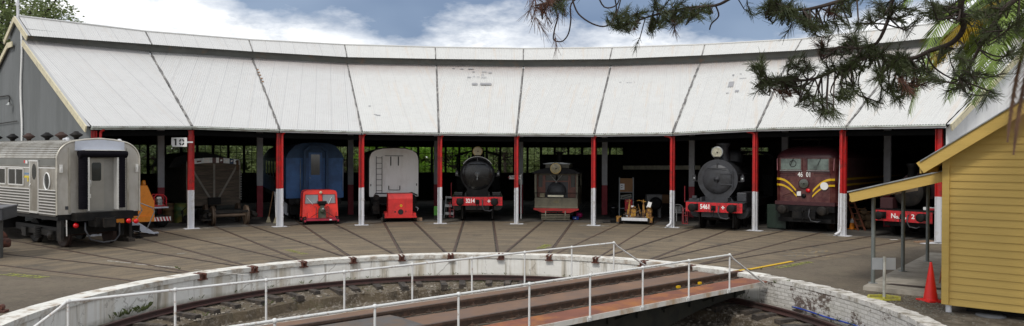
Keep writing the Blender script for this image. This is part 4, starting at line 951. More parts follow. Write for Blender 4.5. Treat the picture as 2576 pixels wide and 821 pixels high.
# red windowed rail trolley
o = place('rail_trolley', 'bright red two window motor rail trolley with green engine on its nose', 'rail trolley', 21.4, 3, da=.006)
q = MB(); out = [(-.84, .32), (.84, .32), (.79, 1.50), (.74, 1.59), (.62, 1.63), (-.62, 1.63), (-.74, 1.59), (-.79, 1.50)]
vs = []
for y, f, dz in ((0, 1, 0), (.06, 1.01, .0), (1.1, .98, .0)): vs += [(x*f, y+(.12*(z-.4) if y < 1 else 0), z+dz) for x, z in out]
n = 8; q.add(vs, [(l*n+i, l*n+(i+1) % n, (l+1)*n+(i+1) % n, (l+1)*n+i) for l in (0, 1) for i in range(n)]+[tuple(range(n)), tuple(range(3*n-1, 2*n-1, -1))]); q.build('cab_body', trolleyred, o, .02)
for s in (-1, 1):
    x0, x1 = (s*.1, s*.72)
    w = MB(); c = [(x0, 1.0), (x1*1.02, 1.0), (x1*.98, 1.44), (x0, 1.44)]
    w.poly([(x, .12*(z-.4)-.006, z) for x, z in c]); wn = w.build('windscreen', glassgrey, o)
    w = MB(); 
    for i in range(4):
        (xa, za), (xb, zb) = c[i], c[(i+1) % 4]; w.beam((xa, .12*(za-.4)-.01, za), (xb, .12*(zb-.4)-.01, zb), .025, .02)
    w.build('frame', mat('trolley_dark_red', (.3, .02, .015), .5), wn)
    a_ = (-.37, .97) if s < 0 else (.38, .97); b_ = (-.62, 1.28) if s < 0 else (.54, 1.3)
    MB().beam((a_[0], .02, a_[1]), (b_[0], .06, b_[1]), .02, .02).build('wiper', signwhite, wn)
MB().lathe([(.05, .14), (.07, .05), (.065, .02), (.001, .03)], (.02, .0, 1.54), 'y', 18).build('headlight', lens, o)
q = MB(); q.mm((-.17, -.38, .98), (.25, -.1, 1.13)); q.mm((-.12, -.3, .9), (.2, -.12, .98)); q.build('fuel_tank', soot, o, .015)
q = MB(); q.lathe([(.05, -.5), (.12, -.48), (.14, -.38), (.16, -.3), (.16, -.1)], (.04, 0, .68), 'y', 18); q.mm((-.14, -.42, .3), (.2, -.12, .66)); q.mm((-.05, -.35, .7), (.13, -.15, .92)); q.build('engine', mat('engine_green', (.04, .06, .035), .5, dirt=(.1, .09, .07), amt=.4), o)
MB().lathe([(.065, -.5), (.07, -.52), (.001, -.53)], (.06, 0, .76), 'y', 14).build('flywheel_cap', galv, o)
q = MB(); q.tube([(-.26, 0, .86), (-.26, -.4, .86), (-.26, -.42, .3)], .018, 6); q.tube([(.34, 0, .86), (.34, -.4, .86), (.34, -.42, .3)], .018, 6); q.beam((-.5, -.3, .36), (-.18, -.36, .56), .03, .03); q.beam((.6, -.3, .36), (.24, -.36, .6), .03, .03)
fdr = mat('frame_dark_red', (.16, .015, .02), .6); q.mm((-.27, -.43, .28), (.36, -.39, .33)); q.build('engine_frame', fdr, o); [MB().tube([(x, -.2, .3), (x, -.22, .58)], .015, 6).build('front_pin', fdr, o) for x in (-.66, .72)]
q = MB(); q.mm((-.72, -.46, .2), (.72, -.4, .27)); q.mm((-.82, -.46, .15), (-.74, 1.8, .24)); q.mm((.74, -.46, .15), (.82, 1.8, .24)); q.mm((-.8, -.3, .26), (.8, .2, .32)); q.build('chassis', mat('chassis_red', (.38, .02, .05), .5), o)
MB().mm((.36, -.47, .21), (.48, -.461, .26)).build('plate', signwhite, o)
wheelset(o, -.15, .19, dark); wheelset(o, 1.4, .19, dark)
# white ended van
o = place('guards_van', 'white ended bogie van with an iron ladder on its end', 'railway van', 23.1, 4, da=-.006, sc=.955)
W = 1.3; sh = [(-W, 1.22), (W, 1.22), (W, 3.15), (W-.03, 3.35), (W-.12, 3.55), (W-.3, 3.68), (.6, 3.78), (0, 3.81), (-.6, 3.78), (-W+.3, 3.68), (-W+.12, 3.55), (-W+.03, 3.35), (-W, 3.15)]
q = MB(); q.prism(sh, 0, .08); q.build('end_wall', vanwhite, o)
q = MB(); q.prism([(x*.99, z-.01) for x, z in sh], .08, 14); q.build('body', mat('van_side', (.1, .1, .09), .7), o)
q = MB(); q.prism([(-W-.08, 3.3), (-W+.1, 3.62), (-.6, 3.84), (0, 3.88), (.6, 3.84), (W-.1, 3.62), (W+.08, 3.3), (W-.02, 3.52), (.6, 3.8), (0, 3.83), (-.6, 3.8), (-W+.02, 3.52)], .03, 14); q.build('roof', soot, o)
q = MB(); [q.tube([(x, -.03, 1.4), (x, -.1, 1.45), (x, -.1, 3.3), (x, -.03, 3.36)], .016, 6) for x in (-.94, -.64)]; [q.beam((-.94, -.1, 1.55+i*.29), (-.64, -.1, 1.55+i*.29), .025, .02) for i in range(7)]; q.build('ladder', dark, o)
for bx_ in (((-.2, -.03, 2.88), (-.15, -.001, 3.36)), ((.2, -.03, 2.88), (.25, -.001, 3.36)), ((-.3, -.04, 1.6), (-.26, -.001, 1.8)), ((.29, -.04, 1.6), (.33, -.001, 1.8)), ((-1.24, -.04, 1.78), (-1.2, -.001, 1.9)), ((1.18, -.04, 1.8), (1.22, -.001, 1.92))): MB().mm(*bx_).build('end_iron', soot, o)
MB().tube([(-.5, -.04, 3.4), (.48, -.04, 3.4)], .014, 6).build('grab_rail', soot, o); MB().tube([(-.28, -.04, 1.58), (.32, -.04, 1.58)], .014, 6).build('grab_rail', soot, o)
q = MB(); q.mm((-1.2, -.02, .85), (1.2, 13.9, 1.22)); q.mm((-1.15, .3, .25), (-.9, 3.4, .8)); q.mm((.9, .3, .25), (1.15, 3.4, .8)); q.build('underframe', soot, o)
q = MB()
for s in (-1, 1):
    q = MB(); q.lathe([(.13, -.1), (.16, -.3), (.16, -.55)], (s*.95, 0, 1.2), 'y', 16); q.mm((s*.95-.16, -.5, .35), (s*.95+.16, -.15, 1.0)); q.lathe([(.17, -.6), (.17, -.3)], (s*1.0, 0, .7), 'y', 14); q.build('coupling_gear', dark, o)
q = MB(); q.tube([(-1.1, -.5, 1.2), (-1.0, -.52, 1.42), (-.3, -.5, 1.42), (-.1, -.5, 1.35)], .03, 8); q.build('bent_pipe', dark, o); MB().tube([(.7, -.5, 1.4), (.9, -.52, 1.45), (1.2, -.5, 1.3)], .035, 8).build('bent_pipe', dark, o)
MB().tube([(1.1, -.6, .7), (1.24, -.6, .62), (1.18, -.6, .5)], .025, 8).build('hose_end', whitep, o)
wheelset(o, 1.0, .46); wheelset(o, 2.9, .46)
# red box trolley
o = place('box_trolley', 'plain red sheet steel box trolley with round black hole in its front', 'rail trolley', 21.4, 4, da=.003, sc=.96)
q = MB(); q.prismx([(0, .3), (0, 1.2), (.1, 1.44), (1.3, 1.44), (1.3, .3)], -.62, .62); q.build('box_body', boxred, o, .015)
q = MB(); q.mm((-.78, -.03, .22), (.84, 1.4, .3)); q.mm((-.78, .05, .3), (-.63, 1.2, .48)); q.mm((.63, .05, .3), (.8, 1.2, .46)); q.build('tray', boxred, o)
q = MB(); q.lathe([(.14, -.008), (.13, -.008), (.001, -.002)], (.02, 0, .52), 'y', 24); q.lathe([(.045, -.008), (.001, -.004)], (-.26, 0, .53), 'y', 14); q.mm((.26, -.008, .5), (.3, -.001, .58)); q.build('holes', blackp, o)
q = MB(); q.lathe([(.065, -.008), (.001, -.012)], (.04, 0, .84), 'y', 18); e_ = q.build('badge', yellowp, o); MB().beam((.01, -.014, .83), (.07, -.014, .85), .01, .018, up=(0, 0, 1)).build('badge_mark', blackp, e_)
wheelset(o, .25, .2); wheelset(o, 1.1, .2)
def loose(name, label, cat, u, v, rz=0, d=None, group=None):
    p = at(u, v) if d is None else at_d(u, v, d); return thing(name, label, cat, p, rz, group)
bk = loose('timber_block', 'short pale sawn timber block on the floor right of the red box trolley', 'timber block', 1054, 556, .3)
MB().box((0, 0, .08), (.3, .2, .16)).build('block', mat('raw_timber', (.3, .19, .12), .8, var=.2, bump=.3), bk, .01)
bk = loose('timber_block', 'dirty timber block wedged left of the red box trolley by the rail', 'timber block', 965, 557, .1)
MB().box((0, 0, .09), (.24, .3, .18)).build('block', sleeperm, bk, .01)
# loose bogie and timber wagon
o = place('loose_bogie', 'four wheel railway bogie with brown rimmed wheels standing in front of the timber wagon', 'bogie', 22.2, 2, da=.001)
for y in (.5, 2.3):
    w = wheelset(o, y, .46, mat('wheel_tread_brown', (.11, .075, .05), .6, var=.3))
for s in (-1, 1):
    q = MB(); q.mm((s*1.0-.06, -.1, .5), (s*1.0+.06, 2.9, .66)); q.mm((s*1.02-.1, .3, .3), (s*1.02+.1, .7, .62)); q.mm((s*1.02-.1, 2.1, .3), (s*1.02+.1, 2.5, .62))
    for z in (.2, .27, .34, .41): q.lathe([(.12, z), (.12, z+.04)], (s*1.12, 1.4, 0), 'z', 14)
    q.lathe([(.13, 0), (.13, -.12), (.06, -.16)], (s*1.12, .32, .46), 'y', 16); q.mm((s*1.12-.2, -.1, .3), (s*1.12+.2, .3, .36)); q.build('side_frame', dark, o)
q = MB(); q.tube([(-.75, .05, .7), (.75, .05, .7)], .03, 8); q.mm((-1.0, 1.2, .5), (1.0, 1.6, .7)); q.mm((-.7, 0, .62), (.7, .1, .68)); q.build('bolster', dark, o)
o = place('timber_wagon', 'old open goods wagon with weathered board end and colourful painted top plank', 'goods wagon', 25.4, 2, da=-.006)
q = MB()
for i in range(8): q.mm((-1.3+RPR.uniform(-.01, .01), RPR.uniform(0, .015), 1.15+i*.235), (1.3, .08, 1.375+i*.235))
q.prism([(-1.3, 3.03), (1.3, 3.03), (1.3, 3.05), (.6, 3.15), (0, 3.18), (-.6, 3.15), (-1.3, 3.05)], .0, .08); q.build('end_boards', oldwood, o)
q = MB(); q.mm((-1.3, .08, 1.15), (-1.22, 9, 2.9)); q.mm((1.22, .08, 1.15), (1.3, 9, 2.9)); q.build('side_boards', oldwood, o)
irn = mat('wagon_irons', (.22, .20, .165), .7, var=.3)
q = MB(); q.beam((-1.15, -.02, 2.85), (-.15, -.02, 1.1), .09, .03, up=(0, 1, 0)); q.beam((1.15, -.02, 2.85), (.2, -.02, 1.1), .09, .03, up=(0, 1, 0)); q.mm((-.04, -.05, 1.1), (.06, 0, 2.9)); q.mm((-1.3, -.03, 1.1), (-1.24, 0, 3.0)); q.mm((1.24, -.03, 1.1), (1.3, 0, 3.0)); q.build('brace_irons', irn, o)
q = MB(); cols = [signwhite, blue, card, vanwhite, tuscan, orange, signwhite]; x = -1.28
strip = mat('banner_pale', (.75, .8, .8), .7, var=.3, scale=6); cl = [strip, bluedark, strip, vanwhite, strip, tuscan, vanwhite, tuscan, strip, bluedark, strip]
ws = [.16, .12, .5, .25, .14, .18, .14, .22, .3, .2, .3]; x = -1.25
for i, (w, m) in enumerate(zip(ws, cl)):
    if x+w > 1.25: w = 1.25-x
    za, zb = 3.0-.02*abs(x), 3.0-.02*abs(x+w)
    a1_, b1_ = 3.22-.07*(x/1.0)**2, 3.22-.07*((x+w)/1.0)**2
    q = MB(); q.add([(x, -.035, a1_-.26), (x+w, -.035, b1_-.26), (x+w, -.035, b1_), (x, -.035, a1_)], [(0, 1, 2, 3)]); q.add([(x+w*.3, -.037, a1_-.18), (x+w*.75, -.037, a1_-.15), (x+w*.7, -.037, a1_-.08), (x+w*.3, -.037, a1_-.1)], [(0, 1, 2, 3)]); q.m[-1] = 1
    q.build('painted_plank', [m, cl[(i*3+1) % 11]], o); x += w
q = MB(); q.mm((1.08, -.04, 2.55), (1.22, -.01, 3.1)); q.build('orange_rag', drumrust, o)
q = MB(); q.mm((-1.3, 0, .78), (1.3, 9, 1.14)); q.build('underframe', oldwood, o); MB().mm((-.3, -.25, .85), (.3, -.02, 1.2)).build('coupler_box', shed_dark, o)
q = MB(); q.prism([(-1.9, 2.7), (-1.6, 3.2), (-.9, 3.45), (-.2, 3.5), (.4, 3.4), (1.0, 3.2), (1.2, 2.8)], 1.5, 8); q.build('tarpaulin', soot, o)
for i in range(12): MB().mm((1.32, -.02, 1.05+i*.13), (1.36, .02, 1.10+i*.13)).build('chain_link', galv, o)
wheelset(o, 4.0, .46); wheelset(o, 6.0, .46)
# ------------------------------------------------------------------ silver carriage
CA = -.925
o = thing('silver_carriage', 'silver stainless steel passenger carriage with black gangway bellows standing outside the shed end', 'carriage', P(17.2, -.9085), -CA); o.scale = (.972, .972, .965)
W = 1.42; LEN = 21
sh = [(-W, 1.24), (-W, 3.18)]+[(-W+.72-.72*cos(math.radians(t)), 3.18+.66*sin(math.radians(t))) for t in range(10, 81, 10)]+[(-.5, 3.89), (0, 3.93), (.5, 3.89)]+[(W-.72+.72*cos(math.radians(t)), 3.18+.66*sin(math.radians(t))) for t in range(80, 9, -10)]+[(W, 3.18), (W, 1.24)]
q = MB(); q.prism(sh[::-1], .06, LEN); q.build('body', stainless, o)
q = MB(); q.prism([(x*.992, z-.006 if z > 2 else z+.01) for x, z in sh][::-1], 0, .06); q.build('end_wall', stainless_end, o)
q = MB(); q.tube([(x*.998, .0, z) for x, z in sh], .035, 8); q.build('edge_moulding', mat('edge_cream_steel', (.52, .49, .42), .4, .4), o)
q = MB()
for i in range(11):
    t = math.radians(4+i*7.2); x, z = -W+.72-.73*cos(t), 3.18+.67*sin(t); q.tube([(x, .12, z), (x, LEN, z)], .02, 6)
q.build('roof_flutes', stainless, o)
lite = mat('flute_bright', (.78, .77, .74), .3, .45, var=.05)
q = MB()
for y0, y1, n0 in ((.06, 1.45, 9), (2.27, LEN, 9)):
    for i in range(n0):
        z = 2.10-i*.104
        q.mm((-W-.03, y0, z-.022), (-W-.001, y1, z+.014))
q.build('side_flutes', lite, o)
q = MB()
for y0, y1, n0 in ((.06, 1.45, 9), (2.27, LEN, 9)):
    for i in range(n0): q.mm((-W-.008, y0, 2.10-i*.104-.085), (-W-.001, y1, 2.10-i*.104-.024))
q.build('flute_recess', mat('flute_dark', (.10, .09, .075), .6, .3), o)
q = MB(); [q.mm((-W-.02, y0, 2.86), (-W-.001, y1, 2.9)) for y0, y1 in ((.06, 1.45), (2.27, LEN))]; q.build('belt_moulding', lite, o)
q = MB(); [q.mm((-W-.012, y0, 2.905), (-W-.001, y1, 2.93)) for y0, y1 in ((.06, 1.45), (2.27, LEN))]; q.build('belt_shadow_strip', mat('flute_dark', (.1, .09, .08)), o)
q = MB(); q.mm((-W-.012, .08, 2.95), (-W-.001, LEN, 3.22)); q.build('letterboard', mat('letterboard_steel', (.20, .20, .18), .3, .75, var=.25, scale=.8), o)
q = MB(); q.mm((-W-.02, 1.5, 1.26), (-W-.004, 2.2, 3.1)); dd = q.build('side_door', stainless, o)
q = MB(); q.mm((-W-.03, 1.46, 1.24), (-W-.004, 1.5, 3.14)); q.mm((-W-.03, 2.2, 1.24), (-W-.004, 2.25, 3.14)); q.mm((-W-.05, 1.46, 3.1), (-W-.004, 2.25, 3.15)); q.mm((-W-.06, 1.5, 1.24), (-W-.02, 2.2, 1.3)); q.build('frame', lite, dd)
def oval(mb, y, z, ry, rz, x, n=28, ring=None):
    if ring: mb.tube([(x, y+ry*cos(2*PI*i/n), z+rz*sin(2*PI*i/n)) for i in range(n+1)], ring, 6, caps=False)
    else: mb.poly([(x, y+ry*cos(2*PI*i/n), z+rz*sin(2*PI*i/n)) for i in range(n)])
q = MB(); oval(q, 1.84, 2.73, .19, .29, -W-.024); q.build('glass', glassdark, dd)
q = MB(); q.tube([(-W-.03, 2.12, 2.1), (-W-.07, 2.12, 2.14), (-W-.07, 2.12, 2.24), (-W-.03, 2.12, 2.28)], .014, 6); q.build('handle', lite, dd)
q = MB(); oval(q, .74, 2.4, .22, .28, -W-.012); w = q.build('oval_window', glassdark, o); q = MB(); oval(q, .74, 2.4, .24, .3, -W-.02, ring=.025); q.build('frame', signwhite, w)
for i in range(6):
    y0 = 2.84+i*1.68; y1 = y0+1.36
    w = MB().mm((-W-.012, y0, 2.24), (-W-.004, y1, 2.82)).build('side_window', glassdark, o)
    q = MB(); q.mm((-W-.03, y0-.04, 2.2), (-W-.004, y1+.04, 2.25)); q.mm((-W-.03, y0-.04, 2.8), (-W-.004, y1+.04, 2.84)); [q.mm((-W-.03, y-.025, 2.2), (-W-.004, y+.025, 2.84)) for y in (y0-.02, (y0+y1)/2, y1+.02)]; q.build('frame', lite, w)
q = MB(); q.mm((-W-.014, 2.32, 2.62), (-W-.002, 2.72, 2.68)); q.build('blue_mark', mat('mark_blue', (.12, .22, .36), .5), o)
q = MB(); q.mm((-W-.014, 2.30, 2.5), (-W-.002, 2.74, 2.57)); q.mm((-W-.014, 2.38, 2.36), (-W-.002, 2.46, 2.5)); q.build('yellow_mark', mat('mark_yellow', (.65, .5, .02), .5), o)
q = MB(); q.mm((-W-.016, 2.45, 3.02), (-W-.013, 2.62, 3.14)); q.build('white_mark', signwhite, o); q = MB(); q.mm((-W-.016, 2.66, 3.04), (-W-.013, 2.78, 3.14)); q.build('red_mark', redlens, o)
# gangway
q = MB(); q.prism([(-.84, 3.5), (.84, 3.5), (.84, 3.82), (0, 3.9), (-.84, 3.82)], -.06, 0); q.build('destination_panel', palemetal, o)
q = MB(); q.mm((-.62, -.36, 3.5), (.72, -.0, 3.53)); q.build('hood', lite, o)
q = MB(); q.tube([(-.82, -.27, 3.36), (-.7, -.27, 3.38), (.7, -.27, 3.38), (.82, -.27, 3.36)], .13, 12); q.build('bellows_top', rubber, o)
for s in (-1, 1):
    q = MB()
    for z in [1.42+i*.06 for i in range(32)]: q.lathe([(.15, z), (.162, z+.015), (.15, z+.03), (.145, z+.06)], (s*.64, -.2, 0), 'z', 14)
    q.build('bellows_side', rubber, o)
    q = MB(); q.mm((s*.5-.03, -.3, 1.36), (s*.5+.03, -.02, 3.28)); q.build('gangway_frame', lite, o)
    q = MB(); q.mm((s*1.0-.05, -.03, 1.3), (s*1.0+.02, 0, 3.6)); q.build('end_seam', stainless, o)
    q = MB(); q.mm((s*1.30-.05, -.07, 2.72), (s*1.30+.05, -.005, 3.0)); q.mm((s*1.30-.03, -.1, 2.8), (s*1.30+.03, -.06, 2.9)); q.build('marker_bracket', lite, o)
q = MB(); q.mm((-.47, -.035, 1.3), (.47, -.004, 3.3)); q.build('vestibule_panel', mat('door_panel', (.27, .26, .235), .5, .4, var=.1), o)
q = MB(); q.mm((-.40, -.06, 1.34), (.12, -.035, 3.22)); dd = q.build('end_door', mat('door_steel', (.30, .285, .25), .45, .45, var=.1), o)
q = MB(); q.prism([(-.30, 2.45), (-.26, 2.41), (-.02, 2.41), (.02, 2.45), (.02, 3.02), (-.02, 3.07), (-.26, 3.07), (-.30, 3.02)], -.068, -.06); q.build('glass', glassdark, dd)
q = MB(); q.tube([(-.36, -.07, 2.2), (-.36, -.12, 2.25), (-.36, -.12, 2.4), (-.36, -.07, 2.44)], .015, 6); q.mm((-.37, -.1, 1.8), (-.34, -.06, 1.95)); q.build('handle', lite, dd)
q = MB(); q.mm((-1.15, -.008, 1.42), (-1.03, -.002, 1.54)); q.build('data_plate', smokegrey, o)
# underframe
q = MB(); q.mm((-1.38, .02, 1.05), (1.38, LEN, 1.24)); q.mm((-.95, -.42, 1.02), (1.0, .05, 1.3)); q.mm((-.35, -.5, .78), (.35, .1, 1.12)); q.mm((-1.1, .5, .5), (1.1, 4.5, .75)); q.mm((-1.35, 5.0, .5), (-.6, 8.5, 1.05)); q.build('underframe', soot, o)
q = MB(); q.mm((-.12, -.72, .82), (.12, -.4, 1.06)); q.mm((-.2, -.85, .78), (.16, -.68, 1.1)); q.build('coupler', dark, o)
q = MB(); q.tube([(-.62, -.3, .95), (-.66, -.4, .7), (-.5, -.45, .35), (-.1, -.5, .22), (.3, -.5, .25), (.48, -.45, .45), (.5, -.4, .9)], .03, 8); q.build('brake_hose', smokegrey, o)
MB().mm((-1.3, -.05, .32), (-1.2, .3, 1.05)).build('end_step', dark, o); MB().beam((-1.14, -.1, .5), (-1.14, -.08, 1.06), .03, .03).build('end_rod', lite, o); MB().mm((1.0, -.1, .3), (1.1, .3, 1.05)).build('end_step', dark, o)
for x, y, z in ((-.88, -.2, .86), (.78, -.5, .93), (1.05, -.5, .9)): MB().lathe([(.04, .06), (.085, .03), (.09, -.02), (.06, -.05), (.001, -.06)], (x, y, z), 'y', 16).build('tail_lamp', redlens, o)
q = MB()
for s in (-1, 1):
    q.mm((s*1.05-.08, .5, .42), (s*1.05+.08, 3.9, .62))
    for y in (1.0, 3.4):
        q.mm((s*1.1-.12, y-.18, .3), (s*1.1+.12, y+.18, .62))
    for z in [.3+i*.07 for i in range(6)]: q.lathe([(.14, z), (.15, z+.03), (.14, z+.045)], (s*1.15, 2.2, 0), 'z', 14)
    q.lathe([(.15, 0), (.15, -.14), (.08, -.17)], (s*1.2, 1.0, .46), 'y', 16)
q.mm((-1.0, 2.0, .4), (1.0, 2.4, .6)); q.build('bogie_frame', dark, o)
for y in (1.0, 3.4, 15.5, 17.9): wheelset(o, y, .46, dark if y > 1.5 else mat('wheel_brown', (.05, .028, .022), .7))
for y in (1.9, 3.2, 4.5, 6.3, 8.0, 9.8):
    q = MB(); q.lathe([(.06, 3.9), (.1, 4.0), (.24, 4.09), (.24, 4.11), (.1, 4.2), (.07, 4.24), (.001, 4.24)], (0, y, 0), 'z', 8, ends=False); q.build('roof_ventilator', soot if y not in (3.2, 6.3) else mat('vent_brown', (.05, .026, .02), .8), o)
q = MB(); q.cyl((-.85, .9, 3.9), (-.65, .95, 3.93), .04, 10); q.lathe([(.06, 0), (.07, .06), (.04, .12)], (-.72, .9, 3.85), 'z', 12); q.build('roof_fitting', whitep, o)
q = MB(); q.lathe([(.1, 0), (.08, .08), (.03, .12)], (.78, .2, 3.82), 'z', 12); q.build('roof_fitting', whitep, o)
# ------------------------------------------------------------------ beside the silver carriage
p = at(392, 576); o = thing('crane_machine', 'orange track machine with amber beacon, red engine pack and striped board', 'track machine', P(22.9, -.712), .70)
q = MB()
q.prism([(-1.6, .36), (.03, .36), (.03, 1.22), (-.02, 1.28), (-.26, 1.9), (-1.0, 1.9), (-1.6, 1.4)], .0, 1.8); q.build('cab', orange, o, .02)
MB().mm((-1.9, -.12, .32), (-.0, .4, .55)).build('chassis', orange, o)
q = MB(); q.lathe([(.09, 1.9), (.1, 1.98), (.08, 2.08), (.04, 2.13), (.001, 2.13)], (-.36, .2, 0), 'z', 14); q.build('beacon', mat('amber', (.6, .2, .01), .3), o)
q = MB(); q.mm((.0, .0, .88), (.62, .7, .94)); q.build('tray', palemetal, o)
q = MB(); q.tube([(.05, .05, 0.95), (.03, .03, 1.38), (.12, .03, 1.48), (.42, .03, 1.46), (.53, .03, 1.34), (.53, .03, 0.95)], .03, 8); q.tube([(.05, .55, 0.95), (.03, .55, 1.38), (.12, .55, 1.48), (.42, .55, 1.46), (.53, .55, 1.34), (.53, .55, 0.95)], .03, 8); q.mm((.08, .1, 0.95), (.5, .5, 1.03)); q.mm((.02, .3, 1.0), (.1, .5, 1.38)); g_ = q.build('engine_pack', beamred, o)
q = MB(); q.lathe([(.1, .05), (.14, .15), (.14, .4)], (.27, 0, 1.2), 'y', 16); q.mm((.2, .1, 1.0), (.38, .4, 1.18)); q.build('engine', galv, g_); MB().mm((.16, .08, 1.3), (.34, .2, 1.38)).build('label_plate', lettering, g_)
q = MB(); q.mm((-.0, -.12, .32), (.68, -.09, .50)); bd = q.build('striped_board', signwhite, o)
q = MB(); [q.add([(.08+i*.13, -.124, .32), (.14+i*.13, -.124, .32), (.08+i*.13, -.124, .50), (.02+i*.13, -.124, .50)], [(0, 1, 2, 3)]) for i in range(5)]; q.build('red_stripes', beamred, bd)
q = MB(); q.lathe([(.14, .0), (.28, .02), (.3, .08), (.3, .22), (.14, .24)], (.36, .1, .3), 'y', 20); q.build('tyre', soot, o); q = MB(); q.lathe([(.14, .0), (.28, .02), (.3, .08), (.3, .22), (.14, .24)], (-1.2, .1, .3), 'y', 20); q.build('tyre', soot, o)
o = thing('step_ramp', 'grey aluminium step ramp with bent tube handrails on a dark timber beside the silver carriage', 'ramp', at(352, 596), .55)
q = MB(); q.add([(-.42, -.25, .55), (-.12, -.25, .62), (.5, -.25, .16), (.5, .25, .16), (-.12, .25, .62), (-.42, .25, .55), (-.42, -.25, .3), (.5, -.25, .1), (.5, .25, .1), (-.42, .25, .3)], [(0, 1, 4, 5), (1, 2, 3, 4), (0, 6, 7, 2, 1), (5, 4, 3, 8, 9), (2, 7, 8, 3), (0, 5, 9, 6)]); q.build('plate', palemetal, o)
q = MB(); q.mm((-.35, -.22, 0), (.62, .22, .12)); q.build('timber_base', mat('dark_timber', (.03, .02, .016), .9), o); MB().mm((.3, -.2, .12), (.66, .2, .15)).build('foot_plate', palemetal, o)
for y in (-.24, .24): MB().tube([(.22, y, .3), (.5, y, 1.0), (.42, y, 1.15), (-.35, y, 1.5)] if y < 0 else [(-.2, y, .5), (.1, y, 1.05), (.02, y, 1.2), (-.4, y, 1.4)], .02, 8).build('handrail', galv, o)
o = loose('jack_stand', 'black coil springs and iron jack piled under the corner of the silver carriage', 'jack', 330, 600, .2)
q = MB()
for x in (-.25, 0, .25): q.tube([(x+.09*cos(t), .09*sin(t), .03+t*.012) for t in [i*.6 for i in range(42)]], .018, 6)
q.build('springs', dark, o); MB().mm((-.45, -.2, -0), (.4, .2, .025)).build('base', soot, o); MB().mm((-.3, -.05, .3), (.3, .05, .5)).build('yoke', soot, o)
o = loose('timber_packing', 'stack of old sleeper offcuts lying on the paving below the silver carriage coupler', 'timber stack', 312, 606, -.5)
MB().mm((-.5, -.15, 0), (.5, .12, .13)).build('lower_timber', sleeperm, o, .01); MB().mm((-.4, -.13, .13), (.35, .1, .25)).build('upper_timber', sleeperm, o, .01)
for (u, v, r, ln, lab) in ((2, 634, .33, 1.2, 'rusty red wheelset lying at the left edge in front of the silver carriage'),):
    o = thing('rusty_wheelset', lab, 'wheelset', at(-40, 640), .5)
    for y in (0, -.5): pass
    q = MB(); q.lathe([(.08, -.07), (.30, -.06), (.30, .0), (.38, .0), (.38, .05), (.08, .07)], (0, 0, .38), 'y', 24); q.lathe([(.08, -.07), (.30, -.06), (.30, .0), (.36, .0), (.36, .05), (.08, .07)], (.2, .9, .36), 'y', 24); q.cyl((0, -.25, .36), (.2, 1.1, .36), .08, 12); q.lathe([(.13, .1), (.15, .16), (.15, .3), (.1, .34)], (.38, 0, .34), 'x', 14); q.build('wheels', rust, o)
o = loose('iron_bracket', 'rusty iron bracket lying on the asphalt at the bottom left by the pit rim', 'iron bracket', 2, 786, .1)
q = MB(); q.mm((-.25, -.08, 0), (.12, .08, .05)); q.mm((-.2, -.03, .05), (.06, .03, .13)); q.cyl((.0, -.06, .1), (.0, .06, .1), .06, 10); q.build('bracket', rust, o, .01)
o = thing('loading_platform', 'dark grey steel loading platform standing in front of the silver carriage', 'platform', at_d(-122, 548, 21.9), .35)
o.location.z = 0
q = MB(); q.mm((-3.0, 0, 1.22), (1.28, 1.6, 1.58)); q.build('deck', mat('platform_grey', (.045, .047, .052), .6, var=.25), o, .02); q = MB(); q.mm((-3.02, -.02, 1.58), (1.3, 1.62, 1.62)); q.build('deck_lip', mat('platform_lip', (.12, .12, .13), .6), o)
for x in (.95, -2.4): MB().mm((x-.12, .6, 0), (x+.12, .9, 1.22)).build('leg', mat('leg_grey', (.07, .07, .065), .7), o)
for i, (u, m, lab) in enumerate(((424, drumrust, 'rusty ochre oil drum inside the shed behind the first post'), (454, drumgreen, 'green and yellow oil drum inside the shed left of the 10 sign post'))):
    o = thing('oil_drum', lab, 'drum', at(u, 560), 0, 'oil drums in the left bay')
    MB().lathe([(.30, 0), (.31, .02), (.30, .04), (.29, .3), (.305, .32), (.29, .34), (.29, .6), (.305, .62), (.29, .64), (.29, .9), (.31, .92), (.28, .93), (.001, .93)], (0, 0, 0), 'z', 28).build('drum', m, o)
o = loose('gas_bottle', 'dark squat pump unit on the floor between the green drum and the 10 sign post', 'pump', 470, 562, 0)
q = MB(); q.cyl((-.1, 0, .2), (.3, 0, .2), .19, 16); q.mm((-.3, -.15, 0), (.3, .15, .05)); q.tube([(-.2, 0, .05), (-.22, 0, .6), (-.05, 0, .75)], .025, 8); q.cyl((-.2, -.05, .45), (-.2, -.05, .6), .06, 10); q.build('pump', dark, o)
# brooms and rags near post 3
for u, v, tilt, lab in ((694, 562, -.12, 'pale broom leaning beside the second inner post'), (676, 560, .1, 'dark handled broom standing left of the pale one')):
    o = loose('broom', lab, 'broom', u, v, 0, group='brooms in the third bay')
    MB().beam((0, 0, .25), (tilt*1.2, .3, 1.5), .028, .028).build('handle', card if tilt > 0 else signwhite, o); MB().prism([(-.12, 0), (.12, 0), (.03, .28), (-.03, .28)], -.04, .04).build('bristles', mat('straw', (.3, .27, .18), .9), o)
o = thing('white_rag', 'white cloth hanging from the inner post behind the second red post', 'cloth', at_d(718, 538, 38), 0)
MB().add([(-.12, 0, .2), (-.05, .02, .6), (.05, 0, .62), (.2, .03, .15), (.12, -.02, -.1), (-.05, .02, 0), (-.15, 0, .02)], [(0, 1, 2, 3, 4, 5, 6)]).build('cloth', whitep, o)
